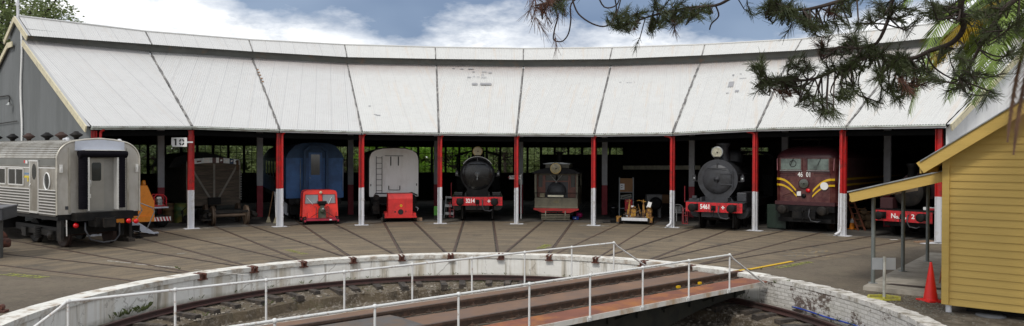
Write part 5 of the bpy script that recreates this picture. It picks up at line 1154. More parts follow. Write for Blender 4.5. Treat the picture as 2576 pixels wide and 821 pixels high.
# toilets arrow sign
o = thing('toilets_sign', 'white arrow board on a thin white pole pointing left to the toilets', 'sign', at(1310.6, 551), -.05)
q = MB(); q.cyl((0, 0, 0), (0, 0, 2.33), .028, 10); q.build('pole', signwhite, o)
q = MB(); q.prism([(-.62, 2.06), (-.0, 2.08), (-.0, 2.28), (-.62, 2.24)], -.05, -.035); b_ = q.build('board', signwhite, o)
text('lettering', 'TOILETS', .15, blackp, b_, (-.30, -.052, 2.165), bold=.004, sx=.92, ext=.001); MB().prism([(-.70, 2.15), (-.6, 2.1), (-.6, 2.2)], -.054, -.052).build('arrow', beamred, b_)
MB().mm((-.3, -.03, 1.93), (-.02, -.015, 2.03)).build('small_plate', mat('plate_grey', (.25, .27, .25), .6), o)
# step ladder between post 5 and 3214
o = loose('step_ladder', 'short white step ladder beside the left end of the 3214 buffer beam', 'step ladder', 1131, 549, 0)
q = MB(); q.beam((-.28, -.1, 0), (-.2, .25, 1.15), .03, .05); q.beam((.2, -.1, 0), (.16, .25, 1.15), .03, .05); q.beam((-.22, .6, 0), (-.18, .28, 1.1), .03, .03); q.beam((.2, .6, 0), (.15, .28, 1.1), .03, .03); q.build('frame', galv, o)
for z in (.28, .68, 1.1): MB().box((0, -.05+z*.27, z), (.46, .2, .05 if z < 1 else .03)).build('tread', signwhite, o); MB().box((0, -.15+z*.27, z-.05), (.44, .02, .1 if z < 1 else .03)).build('riser', signwhite, o)
o = loose('green_crate', 'small bright green crate behind the post left of locomotive 3214', 'crate', 1098, 554, 0)
q = MB(); q.mm((-.12, -.1, .25), (.12, .1, .7)); q.build('crate', mat('crate_green', (.05, .2, .02), .6), o, .01); MB().mm((-.12, -.1, 0), (.12, .1, .25)).build('base', dark, o)
o = loose('blue_tub', 'blue plastic tub on the floor at the right of the steam tram', 'tub', 1447, 553, .2)
MB().prism([(-.13, 0), (.13, 0), (.17, .16), (-.17, .16)], -.1, .12).build('tub', blueplastic, o); MB().mm((-.06, -.105, .05), (.03, -.101, .1)).build('tub_label', signwhite, o)
o = loose('pink_cloth', 'magenta cloth bundle just behind the blue tub', 'cloth', 1458, 550, 0)
MB().sphere((0, .2, .16), .19, 12, 8, (1, .8, .75)).build('bundle', pink, o)
# flat motor trolley
o = place('motor_trolley', 'low white framed motor trolley with rusty yellow uprights and no cab', 'rail trolley', 21.2, 7, da=-.003, sc=.88)
q = MB(); q.mm((-.72, -.02, .2), (.72, .06, .36)); q.mm((-.72, 1.5, .2), (.72, 1.58, .36)); q.build('front_beam', whitep, o)
q = MB(); q.mm((-.74, .06, .24), (.74, 1.5, .3)); q.build('deck', mat('deck_oily', (.05, .03, .02), .7, var=.5, dirt=(.14, .07, .02), amt=.4), o)
yel = mat('rusty_yellow', (.42, .22, .02), .6, var=.2, dirt=(.12, .05, .02), amt=.5, dscale=7)
for s in (-1, 1):
    q = MB(); q.mm((s*.86-.14, -.06, .36), (s*.86+.14, .2, .43)); q.mm((s*.9-.07, -.06, .12), (s*.9+.07, .06, .36)); q.build('end_lug', yel, o)
for x, h, lean in ((-.36, 1.36, .03), (.46, 1.34, -.02)):
    q = MB(); q.beam((x, .3, .3), (x+lean, .3, h-.25), .1, .1); q.beam((x+lean, .3, h-.25), (x+lean, .3, h), .05, .05); q.cyl((x-.12, .3, h-.12), (x+.12, .3, h-.1), .02, 8); q.mm((x-.07, .22, .5), (x+.08, .4, .8)); q.build('upright', yel, o)
for x in (-.12, .72):
    q = MB(); q.lathe([(.14, .35), (.17, .45), (.17, .75), (.1, .8)], (x, 0, .7), 'y', 16); q.mm((x-.14, .3, .35), (x+.14, .7, .62)); q.mm((x-.1, .32, .88), (x+.12, .5, .95)); q.build('engine', yel, o)
    MB().lathe([(.08, .9), (.09, .97), (.05, 1.0)], (x-.06, .4, 0), 'z', 12).build('cap', whitep, o)
q = MB()
for i in range(26):
    a_ = Vector((RPR.uniform(-.6, .65), RPR.uniform(.1, .9), RPR.uniform(.32, .75))); b_ = a_+Vector((RPR.uniform(-.3, .3), RPR.uniform(-.1, .1), RPR.uniform(-.2, .3))); q.cyl(a_, b_, RPR.uniform(.012, .04), 8)
for i in range(10): q.box((RPR.uniform(-.6, .6), RPR.uniform(.1, .8), RPR.uniform(.34, .55)), (RPR.uniform(.08, .2), .1, RPR.uniform(.05, .15)))
q.build('linkage', rail_rust, o)
q = MB(); q.tube([(.46, .3, 1.28), (.2, .25, 1.3), (.1, .2, 1.28)], .015, 6); q.tube([(.3, .2, .5), (.16, .2, 1.1)], .018, 6); q.build('levers', yel, o)
MB().beam((.72, .28, .95), (.8, .3, 1.22), .2, .02, up=(0, 1, 0)).build('paper_plate', signwhite, o)
wheelset(o, .15, .19); wheelset(o, 1.3, .19)
# shelves, boxes etc in bay seven
def deep(u, v, dd=0): p = at(u, v); return p+Vector((0, dd, 0))
pshelf = at(1570, 553)+Vector((.25, .9, 0))
o = thing('steel_shelf', 'tall grey steel shelf frame behind the motor trolley', 'shelf', pshelf, -.12)
q = MB()
for x in (-.36, .36):
    for y in (0, .5): q.mm((x-.025, y, 0), (x+.025, y+.03, 2.15))
for z in (.5, 1.0, 1.36): q.mm((-.36, 0, z), (.36, .5, z+.03))
q.build('frame', mat('shelf_grey', (.2, .22, .23), .5), o)
q = MB(); q.mm((-.33, .02, 1.39), (.33, .45, 2.1)); c_ = thing('cardboard_box', 'large brown cardboard box with white label on the top of the steel shelf', 'box', pshelf, -.12); q.build('carton', card, c_, .01); MB().mm((-.33, .01, 1.5), (-.1, .018, 1.82)).build('label', whitep, c_); q = MB(); q.mm((-.29, .005, 1.72), (-.2, .009, 1.75)); q.mm((-.29, .005, 1.6), (-.2, .009, 1.63)); q.build('print', blackp, c_)
c_ = thing('wall_plate', 'old grey lettered board leaning on the middle of the steel shelf', 'board', pshelf+Vector((0, -.05, 1.06)), -.12); MB().beam((-.3, 0, .06), (.26, 0, .14), .02, .18).build('board', mat('board_grey', (.2, .2, .17), .7, var=.3), c_)
MB().beam((-.24, -.015, .02), (.2, -.015, .16), .006, .05).build('dark_lettering', blackp, c_)
c_ = thing('red_container', 'red plastic container on the floor under the steel shelf', 'container', pshelf+Vector((.12, -.05, 0)), -.12); MB().mm((-.2, 0, .35), (.2, .35, 1.0)).build('body', beamred, c_, .05); MB().mm((-.22, 0, 0), (.22, .3, .34)).build('stand', dark, c_)
c_ = loose('black_bin', 'black rubbish bag bin left of the steel shelf', 'bin', 1545, 549, 0); MB().lathe([(.17, 0), (.24, .5), (.26, .55), (.2, .62), (.05, .66)], (0, .3, 0), 'z', 16).build('bin', blackgloss, c_)
c_ = loose('black_block', 'low black block lying on the threshold left of the motor trolley', 'block', 1543, 561.5, .1); MB().mm((-.13, -.06, 0), (.13, .1, .14)).build('block', soot, c_); 
c_ = loose('floor_strip', 'thin dark strip lying on the threshold beside the black block', 'strip', 1530, 561, .05); MB().mm((-.25, -.04, .008), (.2, .04, .03)).build('strip', soot, c_)
c_ = loose('grey_machine', 'grey workshop machine on the floor right behind the motor trolley', 'machine', 1652, 550, 0)
q = MB(); q.mm((-.45, .3, .55), (.35, .9, 1.25)); q.mm((-.4, .35, 0), (-.3, .85, .55)); q.mm((.2, .35, 0), (.3, .85, .55)); q.build('housing', mat('machine_grey', (.11, .11, .11), .6, var=.4, dirt=(.2, .2, .2), amt=.3), c_, .03); MB().lathe([(.25, .1), (.33, .15), (.33, .3), (.25, .3)], (-.02, 0, .78), 'y', 24).build('wheel', soot, c_)
c_ = loose('storage_carton', 'long brown carton standing deep in the bay behind the grey machine', 'box', 1662, 540, 0); MB().mm((-.55, .2, .62), (.5, .8, 1.1)).build('carton', card, c_, .01); MB().mm((-.6, .1, 0), (.6, .9, .62)).build('bench', shed_dark, c_)
# white plastic chair
c_ = loose('plastic_chair', 'white moulded plastic armchair beside post between trolley and locomotive 5461', 'chair', 1710, 556, .12)
q = MB(); q.mm((-.23, -.22, .40), (.23, .22, .43)); q.build('seat', plastic, c_, .01)
for i in range(5): MB().tube([(-.14+i*.07, .2, .43), (-.15+i*.075, .28, .72)], .017, 8).build('back_slat', plastic, c_)
MB().tube([(-.25, .2, .45), (-.24, .28, .68), (-.15, .31, .79), (0, .32, .81), (.15, .31, .79), (.24, .28, .68), (.25, .2, .45)], .022, 8).build('back_rim', plastic, c_)
for s in (-1, 1):
    MB().tube([(s*.26, -.24, 0), (s*.24, -.2, .42), (s*.27, -.2, .6), (s*.28, .1, .62), (s*.25, .27, .63)], .022, 8).build('arm', plastic, c_); MB().tube([(s*.27, .3, 0), (s*.23, .22, .42)], .02, 8).build('leg', plastic, c_)
c_ = loose('steel_drum', 'small black drum standing behind the white plastic chair', 'drum', 1716, 548, 0); MB().lathe([(.2, 0), (.2, .62), (.21, .64), (.001, .65)], (0, 1, .0), 'z', 18).build('drum', dark, c_)
# right bays
c_ = loose('green_cabinet', 'dark green steel cabinet on the floor left of the maroon locomotive', 'cabinet', 1953, 577, -.62); q = MB(); q.mm((-.42, 0, .04), (.42, .5, 1.1)); q.build('carcass', greenp, c_, .01); MB().mm((-.4, -.012, .08), (-.01, -.001, 1.06)).build('door', greenp, c_); MB().mm((.01, -.012, .08), (.4, -.001, 1.06)).build('door', greenp, c_)
c_ = loose('wooden_ladder', 'reddish timber trestle ladder leaning behind the second post from the right', 'ladder', 2150, 580, -.5)
q = MB(); q.beam((.15, 0, 0), (-.35, .2, 1.35), .05, .07); q.beam((.42, .1, 0), (-.1, .35, 1.35), .05, .07); [q.beam((.15-.5*t, .2*t, 1.35*t), (.42-.52*t, .1+.25*t, 1.35*t), .04, .03) for t in (.15, .35, .55, .75, .95)]; q.build('ladder', mat('red_timber', (.16, .05, .025), .7, var=.3), c_)
c_ = loose('firewood_sacks', 'brown bulging sacks and timber offcuts piled by the ladder in the end bay', 'sacks', 2170, 577, -.7)
rs_ = random.Random(9)
for i, (x, z, s) in enumerate(((-.2, .2, 1), (.2, .2, 1), (-.15, .5, .95), (.2, .52, .95), (0, .76, .7))): MB().sphere((x, .2+rs_.uniform(-.05, .1), z), .26*s, 14, 10, (1, .8, .75)).build('sack', mat('sack_brown', (.17, .11, .06), .95, var=.4, bump=.6), c_)
q = MB(); [q.beam((rs_.uniform(-.35, .3), -.05+rs_.uniform(-.05, .1), .8+rs_.uniform(-.1, .2)), (rs_.uniform(-.35, .4), .3, .85+rs_.uniform(-.1, .12)), .05, .04) for i in range(9)]; q.build('offcuts', card, c_)
def cone(name, label, p, h, m, group=None, s=1):
    c_ = thing(name, label, 'traffic cone', p, .2, group); r = h*.17
    q = MB(); q.lathe([(r, .03), (r*.98, .06), (r*.18, h-.02), (r*.16, h), (r*.1, h)], (0, 0, 0), 'z', 32); q.build('cone_body', m, c_)
    q = MB(); b = h*.235; q.prism([(-b, 0), (b, 0), (b, .035), (-b, .035)], -b, b); q.build('base', m, c_, .012); return c_
cc = cone('traffic_cone', 'orange cone with a white band behind the downpipe in the end bay', at(2143, 577), .7, orange, 'traffic cones'); MB().lathe([(.088, .3), (.058, .48)], (0, 0, 0), 'z', 24, ends=False).build('white_band', signwhite, cc)
cone('traffic_cone', 'tall plain red traffic cone standing by the mustard building corner', at(2341, 758), .88, conered, 'traffic cones')
p = at(2362, 600); c_ = thing('paper_sheets', 'white boards and papers lying on the ground at the foot of the last post', 'boards', at(2352, 613), .3); MB().mm((-.6, -.12, .01), (.5, .12, .025)).build('board', whitep, c_); MB().mm((-.5, .3, .01), (.3, .5, .06)).build('plank', mat('raw_timber', (.3, .19, .12)), c_)
c_ = thing('paper_scrap', 'scrap of white paper lying between the rails near the first verandah post', 'paper', at(2249, 604), .3); MB().mm((-.16, -.05, .009), (.16, .05, .016)).build('paper', signwhite, c_)
# ------------------------------------------------------------------ mustard weatherboard building
Kc = at(2381, 786); e = Vector((.775, -.632, 0)).normalized(); bdir = Vector((-e.y, e.x, 0)); Z = Vector((0, 0, 1))
def on_plane(u, v, p0, n):
    r = ray(u, v); c = Vector((0, 0, HC)); t = (p0-c).dot(n)/r.dot(n); return c+r*t
yb = thing('weatherboard_building', 'mustard yellow weatherboard building with gable roof and side verandah at the right edge', 'building', (0, 0, 0))
gp = Kc-bdir*.36
b0, b1 = on_plane(2315, 411, gp, bdir), on_plane(2566, 260, gp, bdir)
slope = (b1.z-b0.z)/((b1-b0).dot(e)); t0 = (b0-Kc).dot(e)
def roofz(t): return b0.z+slope*(t-t0)
WT = 5.6; mid = WT/2+.0
def zt(t): return roofz(t) if t < mid else roofz(2*mid-t)
# boards on the gable
q = MB(); z = .16; bh = .152
while z < roofz(mid)-.05:
    z1 = min(z+bh, roofz(mid)-.04)
    ta = max(0, t0+(z1+.10-b0.z)/slope); tb = WT-ta
    tl = max(0, t0+(z+.10-b0.z)/slope)
    if tb > ta: 
        q.quad(Kc+e*tl-bdir*.034+Z*z, Kc+e*(WT-tl)-bdir*.034+Z*z, Kc+e*tb-bdir*.012+Z*z1, Kc+e*ta-bdir*.012+Z*z1)
        q.quad(Kc+e*tl-bdir*.008+Z*z, Kc+e*(WT-tl)-bdir*.008+Z*z, Kc+e*(WT-tl)-bdir*.034+Z*z, Kc+e*tl-bdir*.034+Z*z)
    z += bh
q.build('gable_boards', mustard, yb)
q = MB(); z = .16
while z < 3.35:
    z1 = z+bh; q.quad(Kc-e*.034+Z*z+bdir*12, Kc-e*.034+Z*z, Kc-e*.012+Z*z1, Kc-e*.012+Z*z1+bdir*12); z += bh
q.build('side_boards', mustard, yb)
q = MB(); q.box(Kc-e*.02-bdir*.02+Z*(zt(0)/2+.05), (.13, .13, zt(0)-.25), Matrix.Rotation(math.atan2(e.y, e.x), 3, 'Z')); q.build('corner_board', mustard, yb)
q = MB(); q.poly([Kc+Z*.16, Kc+e*WT+Z*.16, Kc+e*WT+Z*(zt(0)-.1), Kc+e*mid+Z*(roofz(mid)-.1), Kc+Z*(zt(0)-.1)]); q.quad(Kc+e*WT+Z*.1, Kc+e*WT+bdir*12+Z*.1, Kc+e*WT+bdir*12+Z*zt(0), Kc+e*WT+Z*zt(0)); q.quad(Kc+Z*.16, Kc+e*WT+Z*.16, Kc+e*WT+bdir*12+Z*.16, Kc+bdir*12+Z*.16); q.poly([p_+bdir*12 for p_ in (Kc+e*WT+Z*.16, Kc+Z*.16, Kc+Z*(zt(0)-.1), Kc+e*mid+Z*(roofz(mid)-.1), Kc+e*WT+Z*(zt(0)-.1))]); q.build('wall_frame', mustard_d, yb)
rI = b0; r1 = Kc+e*mid-bdir*.36+Z*roofz(mid); rO = Kc+e*(2*mid-t0)-bdir*.36+Z*b0.z
q = MB(); dn = Z*-.1; q.beam(rI+dn, r1+dn, .035, .25); q.beam(rO+dn, r1+dn, .035, .25); q.build('barge_board', mustard, yb)
for a_, b_ in ((rI, r1), (rO, r1)):
    q = MB(); up = Z*.05; q.quad(a_-bdir*.05+up, b_-bdir*.05+up, b_+bdir*12.6+up, a_+bdir*12.6+up); q.quad(a_-bdir*.05+Z*.025, a_-bdir*.05+up, b_-bdir*.05+up, b_-bdir*.05+Z*.025); q.quad(a_-bdir*.05+Z*.02, b_-bdir*.05+Z*.02, b_+bdir*12.6+Z*.02, a_+bdir*12.6+Z*.02); q.build('roof_sheet', galv, yb)
q = MB(); q.quad(rI+dn+bdir*.02, Kc+dn+Z*zt(0), Kc+dn+Z*zt(0)+bdir*12, rI+dn+bdir*12); q.build('soffit', mustard_d, yb)
q = MB(); q.beam(rI-Z*.1+bdir*.03, rI-Z*.1+bdir*12.5, .03, .22); q.build('fascia', mustard, yb)
MB().cyl(Kc+e*.03+bdir*.05, Kc+e*.03+bdir*.05+Z*.17, .055, 12).build('stump', whitep, yb)
for s_ in (1.6, 3.2, 4.8): MB().cyl(Kc+e*s_+bdir*.3, Kc+e*s_+bdir*.3+Z*.17, .06, 12).build('stump', dark, yb)
q = MB(); q.quad(Kc+e*.3+bdir*.4, Kc+e*WT+bdir*.4, Kc+e*WT+bdir*.4+Z*.17, Kc+e*.3+bdir*.4+Z*.17); q.build('underfloor_board', soot, yb)
# verandah
F0 = on_plane(2139, 494, at(2171, 720, .1), bdir); F0.z = 0
sF = (F0-Kc).dot(bdir); tF = (F0-Kc).dot(e)
def V_(t, s, z): return Kc+e*t+bdir*s+Z*z
z_out = on_plane(2138, 484, F0, bdir).z; z_in = on_plane(2378, 435, F0, bdir).z+.05; tin = (on_plane(2378, 435, F0, bdir)-Kc).dot(e)
zin0 = z_out+(z_in-z_out)*(0-tF)/(tin-tF)
q = MB(); q.beam(V_(tF, sF, z_out-.13), V_(-.02, sF, zin0-.13), .035, .23); q.build('verandah_barge', mustard, yb)
q = MB(); q.quad(V_(tF-.06, sF-.05, z_out+.02), V_(0, sF-.05, zin0+.02), V_(0, sF+8, zin0+.02), V_(tF-.06, sF+8, z_out+.02)); q.quad(V_(tF-.06, sF-.05, z_out-.01), V_(0, sF-.05, zin0-.01), V_(0, sF-.05, zin0+.02), V_(tF-.06, sF-.05, z_out+.02)); q.build('verandah_roof', galv, yb)
q = MB(); q.quad(V_(tF, sF+.03, z_out-.06), V_(tF, sF+8, z_out-.06), V_(0, sF+8, zin0-.06), V_(0, sF+.03, zin0-.06)); q.build('verandah_ceiling', mustard_d, yb)
q = MB(); q.beam(V_(tF, sF, z_out-.12), V_(tF, sF+8, z_out-.12), .03, .2); q.build('verandah_fascia', mustard, yb)
tp = None
for (u, v) in ((2196, 713), (2271, 683), (2333, 658)):
    p = at(u, v, .1); tp = (p-Kc).dot(e); zt_ = z_out+(zin0-z_out)*(tp-tF)/(0-tF)-.18
    MB().cyl((p.x, p.y, .1), (p.x, p.y, zt_), .048, 14).build('verandah_post', mat('post_galv', (.17, .19, .185), .55, .3, var=.15), yb)
    q = MB(); q.box((p.x, p.y, .11), (.16, .16, .02)); q.build('post_base', galv, yb)
S0 = at(2171, 720, .1); tS = (S0-Kc).dot(e); sS = (S0-Kc).dot(bdir)
q = MB(); c4 = [V_(tS, sS, .1), V_(-.04, sS, .1), V_(-.04, sS+8.4, .1), V_(tS, sS+8.4, .1)]; q.poly(c4); q.quad(c4[0]-Z*.12, c4[1]-Z*.12, c4[1], c4[0]); q.quad(c4[3]-Z*.12, c4[0]-Z*.12, c4[0], c4[3]); q.build('verandah_slab', slab, yb)
c_ = thing('rubber_mat', 'dark rubber mat lying on the verandah slab', 'mat', at(2312, 722, .1), -.65); MB().add([(-.75, -.12, .012), (.4, -.2, .012), (.9, -.02, .012), (.5, .1, .012), (-.6, .06, .012)], [(0, 1, 2, 3, 4)]).build('mat', mat('mat_brown', (.05, .035, .03), .9), c_)
c_ = thing('folding_trestle', 'small folding trestle with orange legs against the wall under the verandah', 'trestle', V_(-.42, sF+1.5, .1), .4)
q = MB(); q.beam((-.2, 0, 0), (.05, .05, .9), .025, .025); q.beam((.05, .3, 0), (.25, .3, .9), .025, .025); q.beam((-.1, 0, .3), (.1, .3, .3), .02, .02); q.beam((0, 0, .6), (.15, .3, .6), .02, .02); q.build('legs', mat('faded_orange', (.3, .1, .05), .6), c_); MB().mm((-.05, -.35, .42), (.4, .0, .45)).build('shelf', soot, c_)
MB().tube([(-.05, -.35, 0), (-.05, -.33, .42)], .015, 6).build('leg', soot, c_)
c_ = thing('manhole_cover', 'round grey steel cover on the ground beside the mustard wall', 'manhole cover', at(2492, 796), 0); MB().lathe([(.27, 0), (.27, .03), (.22, .045), (.001, .05)], (0, 0, 0), 'z', 32).build('lid', mat('cover_grey', (.11, .115, .12), .6, var=.2), c_)
# free-standing sign
c_ = thing('standing_sign', 'blank grey metal sign on a post with yellow hexagonal frame base', 'sign', at(2224, 752), 0)
q = MB(); q.cyl((0, 0, .02), (0, -.0, .96), .032, 12); q.build('post', mat('post_dirty', (.42, .42, .38), .6, var=.2, dirt=(.2, .2, .17), amt=.4), c_)
q = MB(); q.prism([(-.26, .66), (.28, .66), (.28, .93), (-.26, .93)], .036, .044); q.build('panel', signgrey, c_)
q = MB(); hx = [(.38*cos(PI*i/3+.1), .30*sin(PI*i/3+.1), .03) for i in range(7)]
for a_, b_ in zip(hx, hx[1:]): q.beam(a_, b_, .05, .04)
q.beam(hx[0], hx[3], .04, .03); q.beam(hx[1], hx[4], .04, .03); q.build('base', signyel, c_)
pm = mat('worn_concrete', (.2, .17, .13), .95, var=.45, scale=2.5, dirt=(.08, .065, .045), amt=.55, dscale=2.2, bump=.5)
kind(MB().add([Vector((p.x, p.y, .0045)) for p in (at(2290, 786), at(2360, 778), at(2440, 786), at(2600, 800), at(2640, 840), at(2440, 838), at(2350, 812))], [(0, 1, 2, 3, 4, 5, 6)]).build('concrete_patch', pm))
# ------------------------------------------------------------------ weeds in the pit and on the rim
q = MB(); rw = random.Random(21)
def tuft(p, h, n=14):
    for i in range(n):
        a = rw.uniform(0, 2*PI); l = h*rw.uniform(.4, 1); d = Vector((cos(a), sin(a), 0)); s = Vector((-sin(a), cos(a), 0))*.008; b = p+d*rw.uniform(0, h*.35)
        q.add([b-s, b+s, b+d*l*.35+Z*l*.75, b+d*l*.7+Z*l*.85], [(0, 1, 2), (1, 3, 2)])
for u, v in ((365, 778), (358, 782), (350, 786), (322, 791), (300, 797), (372, 774)): 
    p = at(u, v, -.6); tuft(p, .2, 22)
for i in range(260):
    a = rw.uniform(-1.25, .5); r = rw.uniform(3.5, 8.1); tuft(P(r, a, -.8 if r > 7.3 else -1.1-.045*(7.3-r)), rw.uniform(.03, .11), 6)
for i in range(70):
    a = rw.uniform(-1.4, 1.9); tuft(P(8.72, a, -.6), rw.uniform(.03, .12), 6)
for (u, v) in ((445, 675), (452, 678), (1450+500, 700+12), (1915, 678), (2910/1.4674, 1041/1.4674)): tuft(at(u, v), .08, 12)
o = q.build('pit_weeds', grassm); kind(o, 'stuff')
mb = MB()
for i in range(4200):
    a = rw.uniform(-1.5, 1.1); r = rw.uniform(3, 8.2); s = rw.uniform(.012, .045); p = P(r, a, (-.77-(8.2-r)*.05 if r > 7.35 else (-1.08-.045*(7.3-r))))
    M_ = Matrix.Rotation(rw.uniform(0, 6), 3, 'Z')@Matrix.Rotation(rw.uniform(-.5, .5), 3, 'X'); mb.box(p, (s*2, s*1.3, s), M_)
kind(mb.build('pit_gravel', mat('gravel', (.26, .23, .19), .9, var=.7, scale=5)), 'stuff')
mb = MB()
for i in range(1500):
    c = at(2440, 770)+Vector((rw.gauss(-.4, 1.2), rw.gauss(.3, 1.0), 0)); s = rw.uniform(.006, .02)
    if rad(c) < 9.35 or (c-Kc).dot(bdir) > -.05 and (c-Kc).dot(e) > -.05: continue
    if (c-Kc).dot(bdir) > sS-.1: continue
    mb.box((c.x, c.y, s*.4), (s*2.2, s*1.6, s), Matrix.Rotation(rw.uniform(0, 6), 3, 'Z'))
kind(mb.build('yard_gravel', mat('gravel_pale', (.2, .185, .15), .9, var=.5, scale=8)), 'stuff')
# ------------------------------------------------------------------ trees
def leafy(name, label, base, h, crown, cz, nleaf, size, m, seed, group=None, clumps=26, bark_=bark):
    R_ = random.Random(seed); o = thing(name, label, 'tree', base, 0, group)
    tr = MB(); top = Vector((R_.uniform(-.4, .4), R_.uniform(-.4, .4), h*.62)); tr.tube([(0, 0, -.1), (top.x*.3, top.y*.3, h*.3), top], .03*h*.75, 9, .012*h)
    lf = MB(); rx, ry, rz = crown
    for c in range(clumps):
        while True:
            d = Vector((R_.uniform(-1, 1), R_.uniform(-1, 1), R_.uniform(-1, 1)))
            if .25 < d.length < 1: break
        cc_ = Vector((d.x*rx, d.y*ry, cz+d.z*rz)); cr = R_.uniform(.16, .34)*(rx+rz)/2
        tr.tube([(top.x*.6, top.y*.6, h*R_.uniform(.3, .5)), (cc_.x*.5, cc_.y*.5, (cc_.z+h*.45)/2), cc_], .011*h*.7, 5, .003*h)
        for i in range(nleaf//clumps):
            v = Vector((R_.gauss(0, 1), R_.gauss(0, 1), R_.gauss(0, 1))).normalized()*cr*R_.uniform(.3, 1.08)
            p = cc_+Vector((v.x, v.y, v.z*.7)); s = size*R_.uniform(.5, 1.2)
            a = Vector((R_.uniform(-1, 1), R_.uniform(-1, 1), R_.uniform(-.5, .5))).normalized(); b = a.cross(Vector((R_.uniform(-1, 1), R_.uniform(-1, 1), R_.uniform(-1, 1)))).normalized()
            lf.add([p-a*s, p-b*s*.45, p+a*s, p+b*s*.45], [(0, 1, 2, 3)])
    tr.build('trunk', bark_, o); lf.build('crown', m, o); return o
leafy('gum_tree', 'tall leafy tree rising behind the left gable of the roundhouse', (-37.6, 54, 0), 19, (6.2, 5, 5.2), 13.0, 22000, .16, leaf_mid, 1, clumps=60)
leafy('gum_tree', 'second darker tree at the far left edge behind the gable', (-39.5, 51, 0), 14, (3.6, 3, 5.0), 8.2, 7000, .16, leaf_dark, 2, clumps=28)
rt_ = random.Random(4); i = 0
seen_lab = []
a = -.86
while a < .72:
    R_ = rt_.uniform(49, 57); lime = -.22 < a < -.02; hh = rt_.uniform(6.5, 8.0)
    m = leaf_lime if lime else rt_.choice([leaf_dark, leaf_mid, leaf_mid]); p = P(R_, a)
    lab = ('bright lime green tree seen through the middle rear windows' if lime else 'green tree seen through the rear windows left of the lime ones' if a < -.2 else 'green tree behind the rear wall to the right of the lime ones')
    if m is leaf_dark: lab = lab.replace('green tree', 'dark green tree', 1)
    leafy('tree', lab, p, hh, (3.6, 3.0, 3.3), hh*.52, 5200, .17, m, 100+i, 'trees behind the rear windows', clumps=34); i += 1
    a += rt_.uniform(.085, .11)
# a darker belt further behind
mb = MB(); rr3 = random.Random(77)
for i in range(52000):
    a = rr3.uniform(-.95, .85); R_ = rr3.uniform(64, 72); z = abs(rr3.gauss(0, 3.0))+rr3.uniform(0, 1.5)
    if z > 7.5: continue
    p = P(R_, a, z); s = rr3.uniform(.2, .6); av = Vector((rr3.uniform(-1, 1), rr3.uniform(-1, 1), rr3.uniform(-1, 1))).normalized(); bv = av.cross(Vector((0, .3, 1))).normalized()
    mb.add([p-av*s, p-bv*s*.6, p+av*s, p+bv*s*.6], [(0, 1, 2, 3)])
kind(mb.build('distant_bush', leaf_mid), 'stuff')
# ------------------------------------------------------------------ the pine whose boughs hang into the view
rn = random.Random(31)
pine = thing('pine_tree', 'pine tree whose dark needled boughs hang across the upper right of the view', 'tree', (7.4, 3.2, 0))
PB = Vector((7.4, 3.2, 0))
tr = MB(); tr.tube([(0, 0, 0), (.1, .05, 2.5), (.05, .2, 5), (-.1, .25, 8.5), (0, .2, 12)], .32, 14, .1); tr.build('trunk', bark, pine)
wood = MB(); nd = MB(); ndd = MB()
def needles(tip, dr, n=34, ln=.072, dead=False, spread=.8, w=.0015):
    dr = dr.normalized(); mbx = ndd if dead else nd
    for i in range(n):
        k = rn.random(); r = Vector((rn.gauss(0, 1), rn.gauss(0, 1), rn.gauss(0, 1))); r = (r-dr*r.dot(dr)).normalized()
        d = (dr*(1-.35*k)+r*spread*rn.uniform(.25, 1.1)).normalized(); b = tip-dr*(.11*k)
        l = ln*rn.uniform(.65, 1.1); s = d.cross(Vector((0, 1, .2))).normalized()*w
        e_ = b+d*l+Vector((0, 0, -.012*rn.random())); mbx.add([b-s, b+s, e_+s*.5, e_-s*.5], [(0, 1, 2, 3)])
def twig(pts, r0, r1, tuftend=True, dead=False, n=34):
    wood.tube([p-PB for p in pts], r0, 6, r1)
    if tuftend: needles(pts[-1]-PB, pts[-1]-pts[-2], n, dead=dead)
def px(seq, d0, d1):
    N_ = len(seq)-1; return [at_d(u, v, d0+(d1-d0)*i/max(1, N_)) for i, (u, v) in enumerate(seq)]
def smooth(pts, k=4):
    out = []
    for i in range(len(pts)-1):
        p0, p1, p2, p3 = pts[max(i-1, 0)], pts[i], pts[i+1], pts[min(i+2, len(pts)-1)]
        for j in range(k):
            t = j/k; out.append(.5*((2*p1)+(p2-p0)*t+(2*p0-5*p1+4*p2-p3)*t*t+(3*p1-p0-3*p2+p3)*t**3))
    return out+[pts[-1]]
limbs = [([(2700, -250), (2560, -120), (2440, -30), (2416, 20), (2424, 70), (2395, 108), (2340, 128), (2290, 148), (2204, 140), (2120, 168), (2050, 198), (1985, 204), (1930, 196)], 4.3, 5.2, .022, .007),
         ([(2440, -90), (2330, -60), (2252, -10), (2236, 45), (2206, 108), (2160, 122), (2110, 118)], 4.6, 5.0, .018, .006),
         ([(2500, -130), (2300, -80), (2080, -50), (1900, -35), (1840, -5), (1800, 14), (1730, 20), (1640, 40), (1590, 58)], 4.8, 5.4, .016, .006),
         ([(1900, -60), (1700, -60), (1540, -40), (1440, -15), (1385, 5), (1345, 15)], 5.2, 5.4, .02, .006),
         ([(2650, -60), (2540, 10), (2500, 60), (2470, 110), (2440, 165), (2415, 200)], 4.2, 4.6, .018, .005),
         ([(2300, -80), (2180, -20), (2090, 10), (2020, 25), (1960, 20)], 4.6, 4.8, .02, .006)]
LP = []
for seq, d0, d1, r0, r1 in limbs:
    pts = smooth(px(seq, d0, d1)); LP.append(pts); wood.tube([p-PB for p in pts], r0, 9, r1)
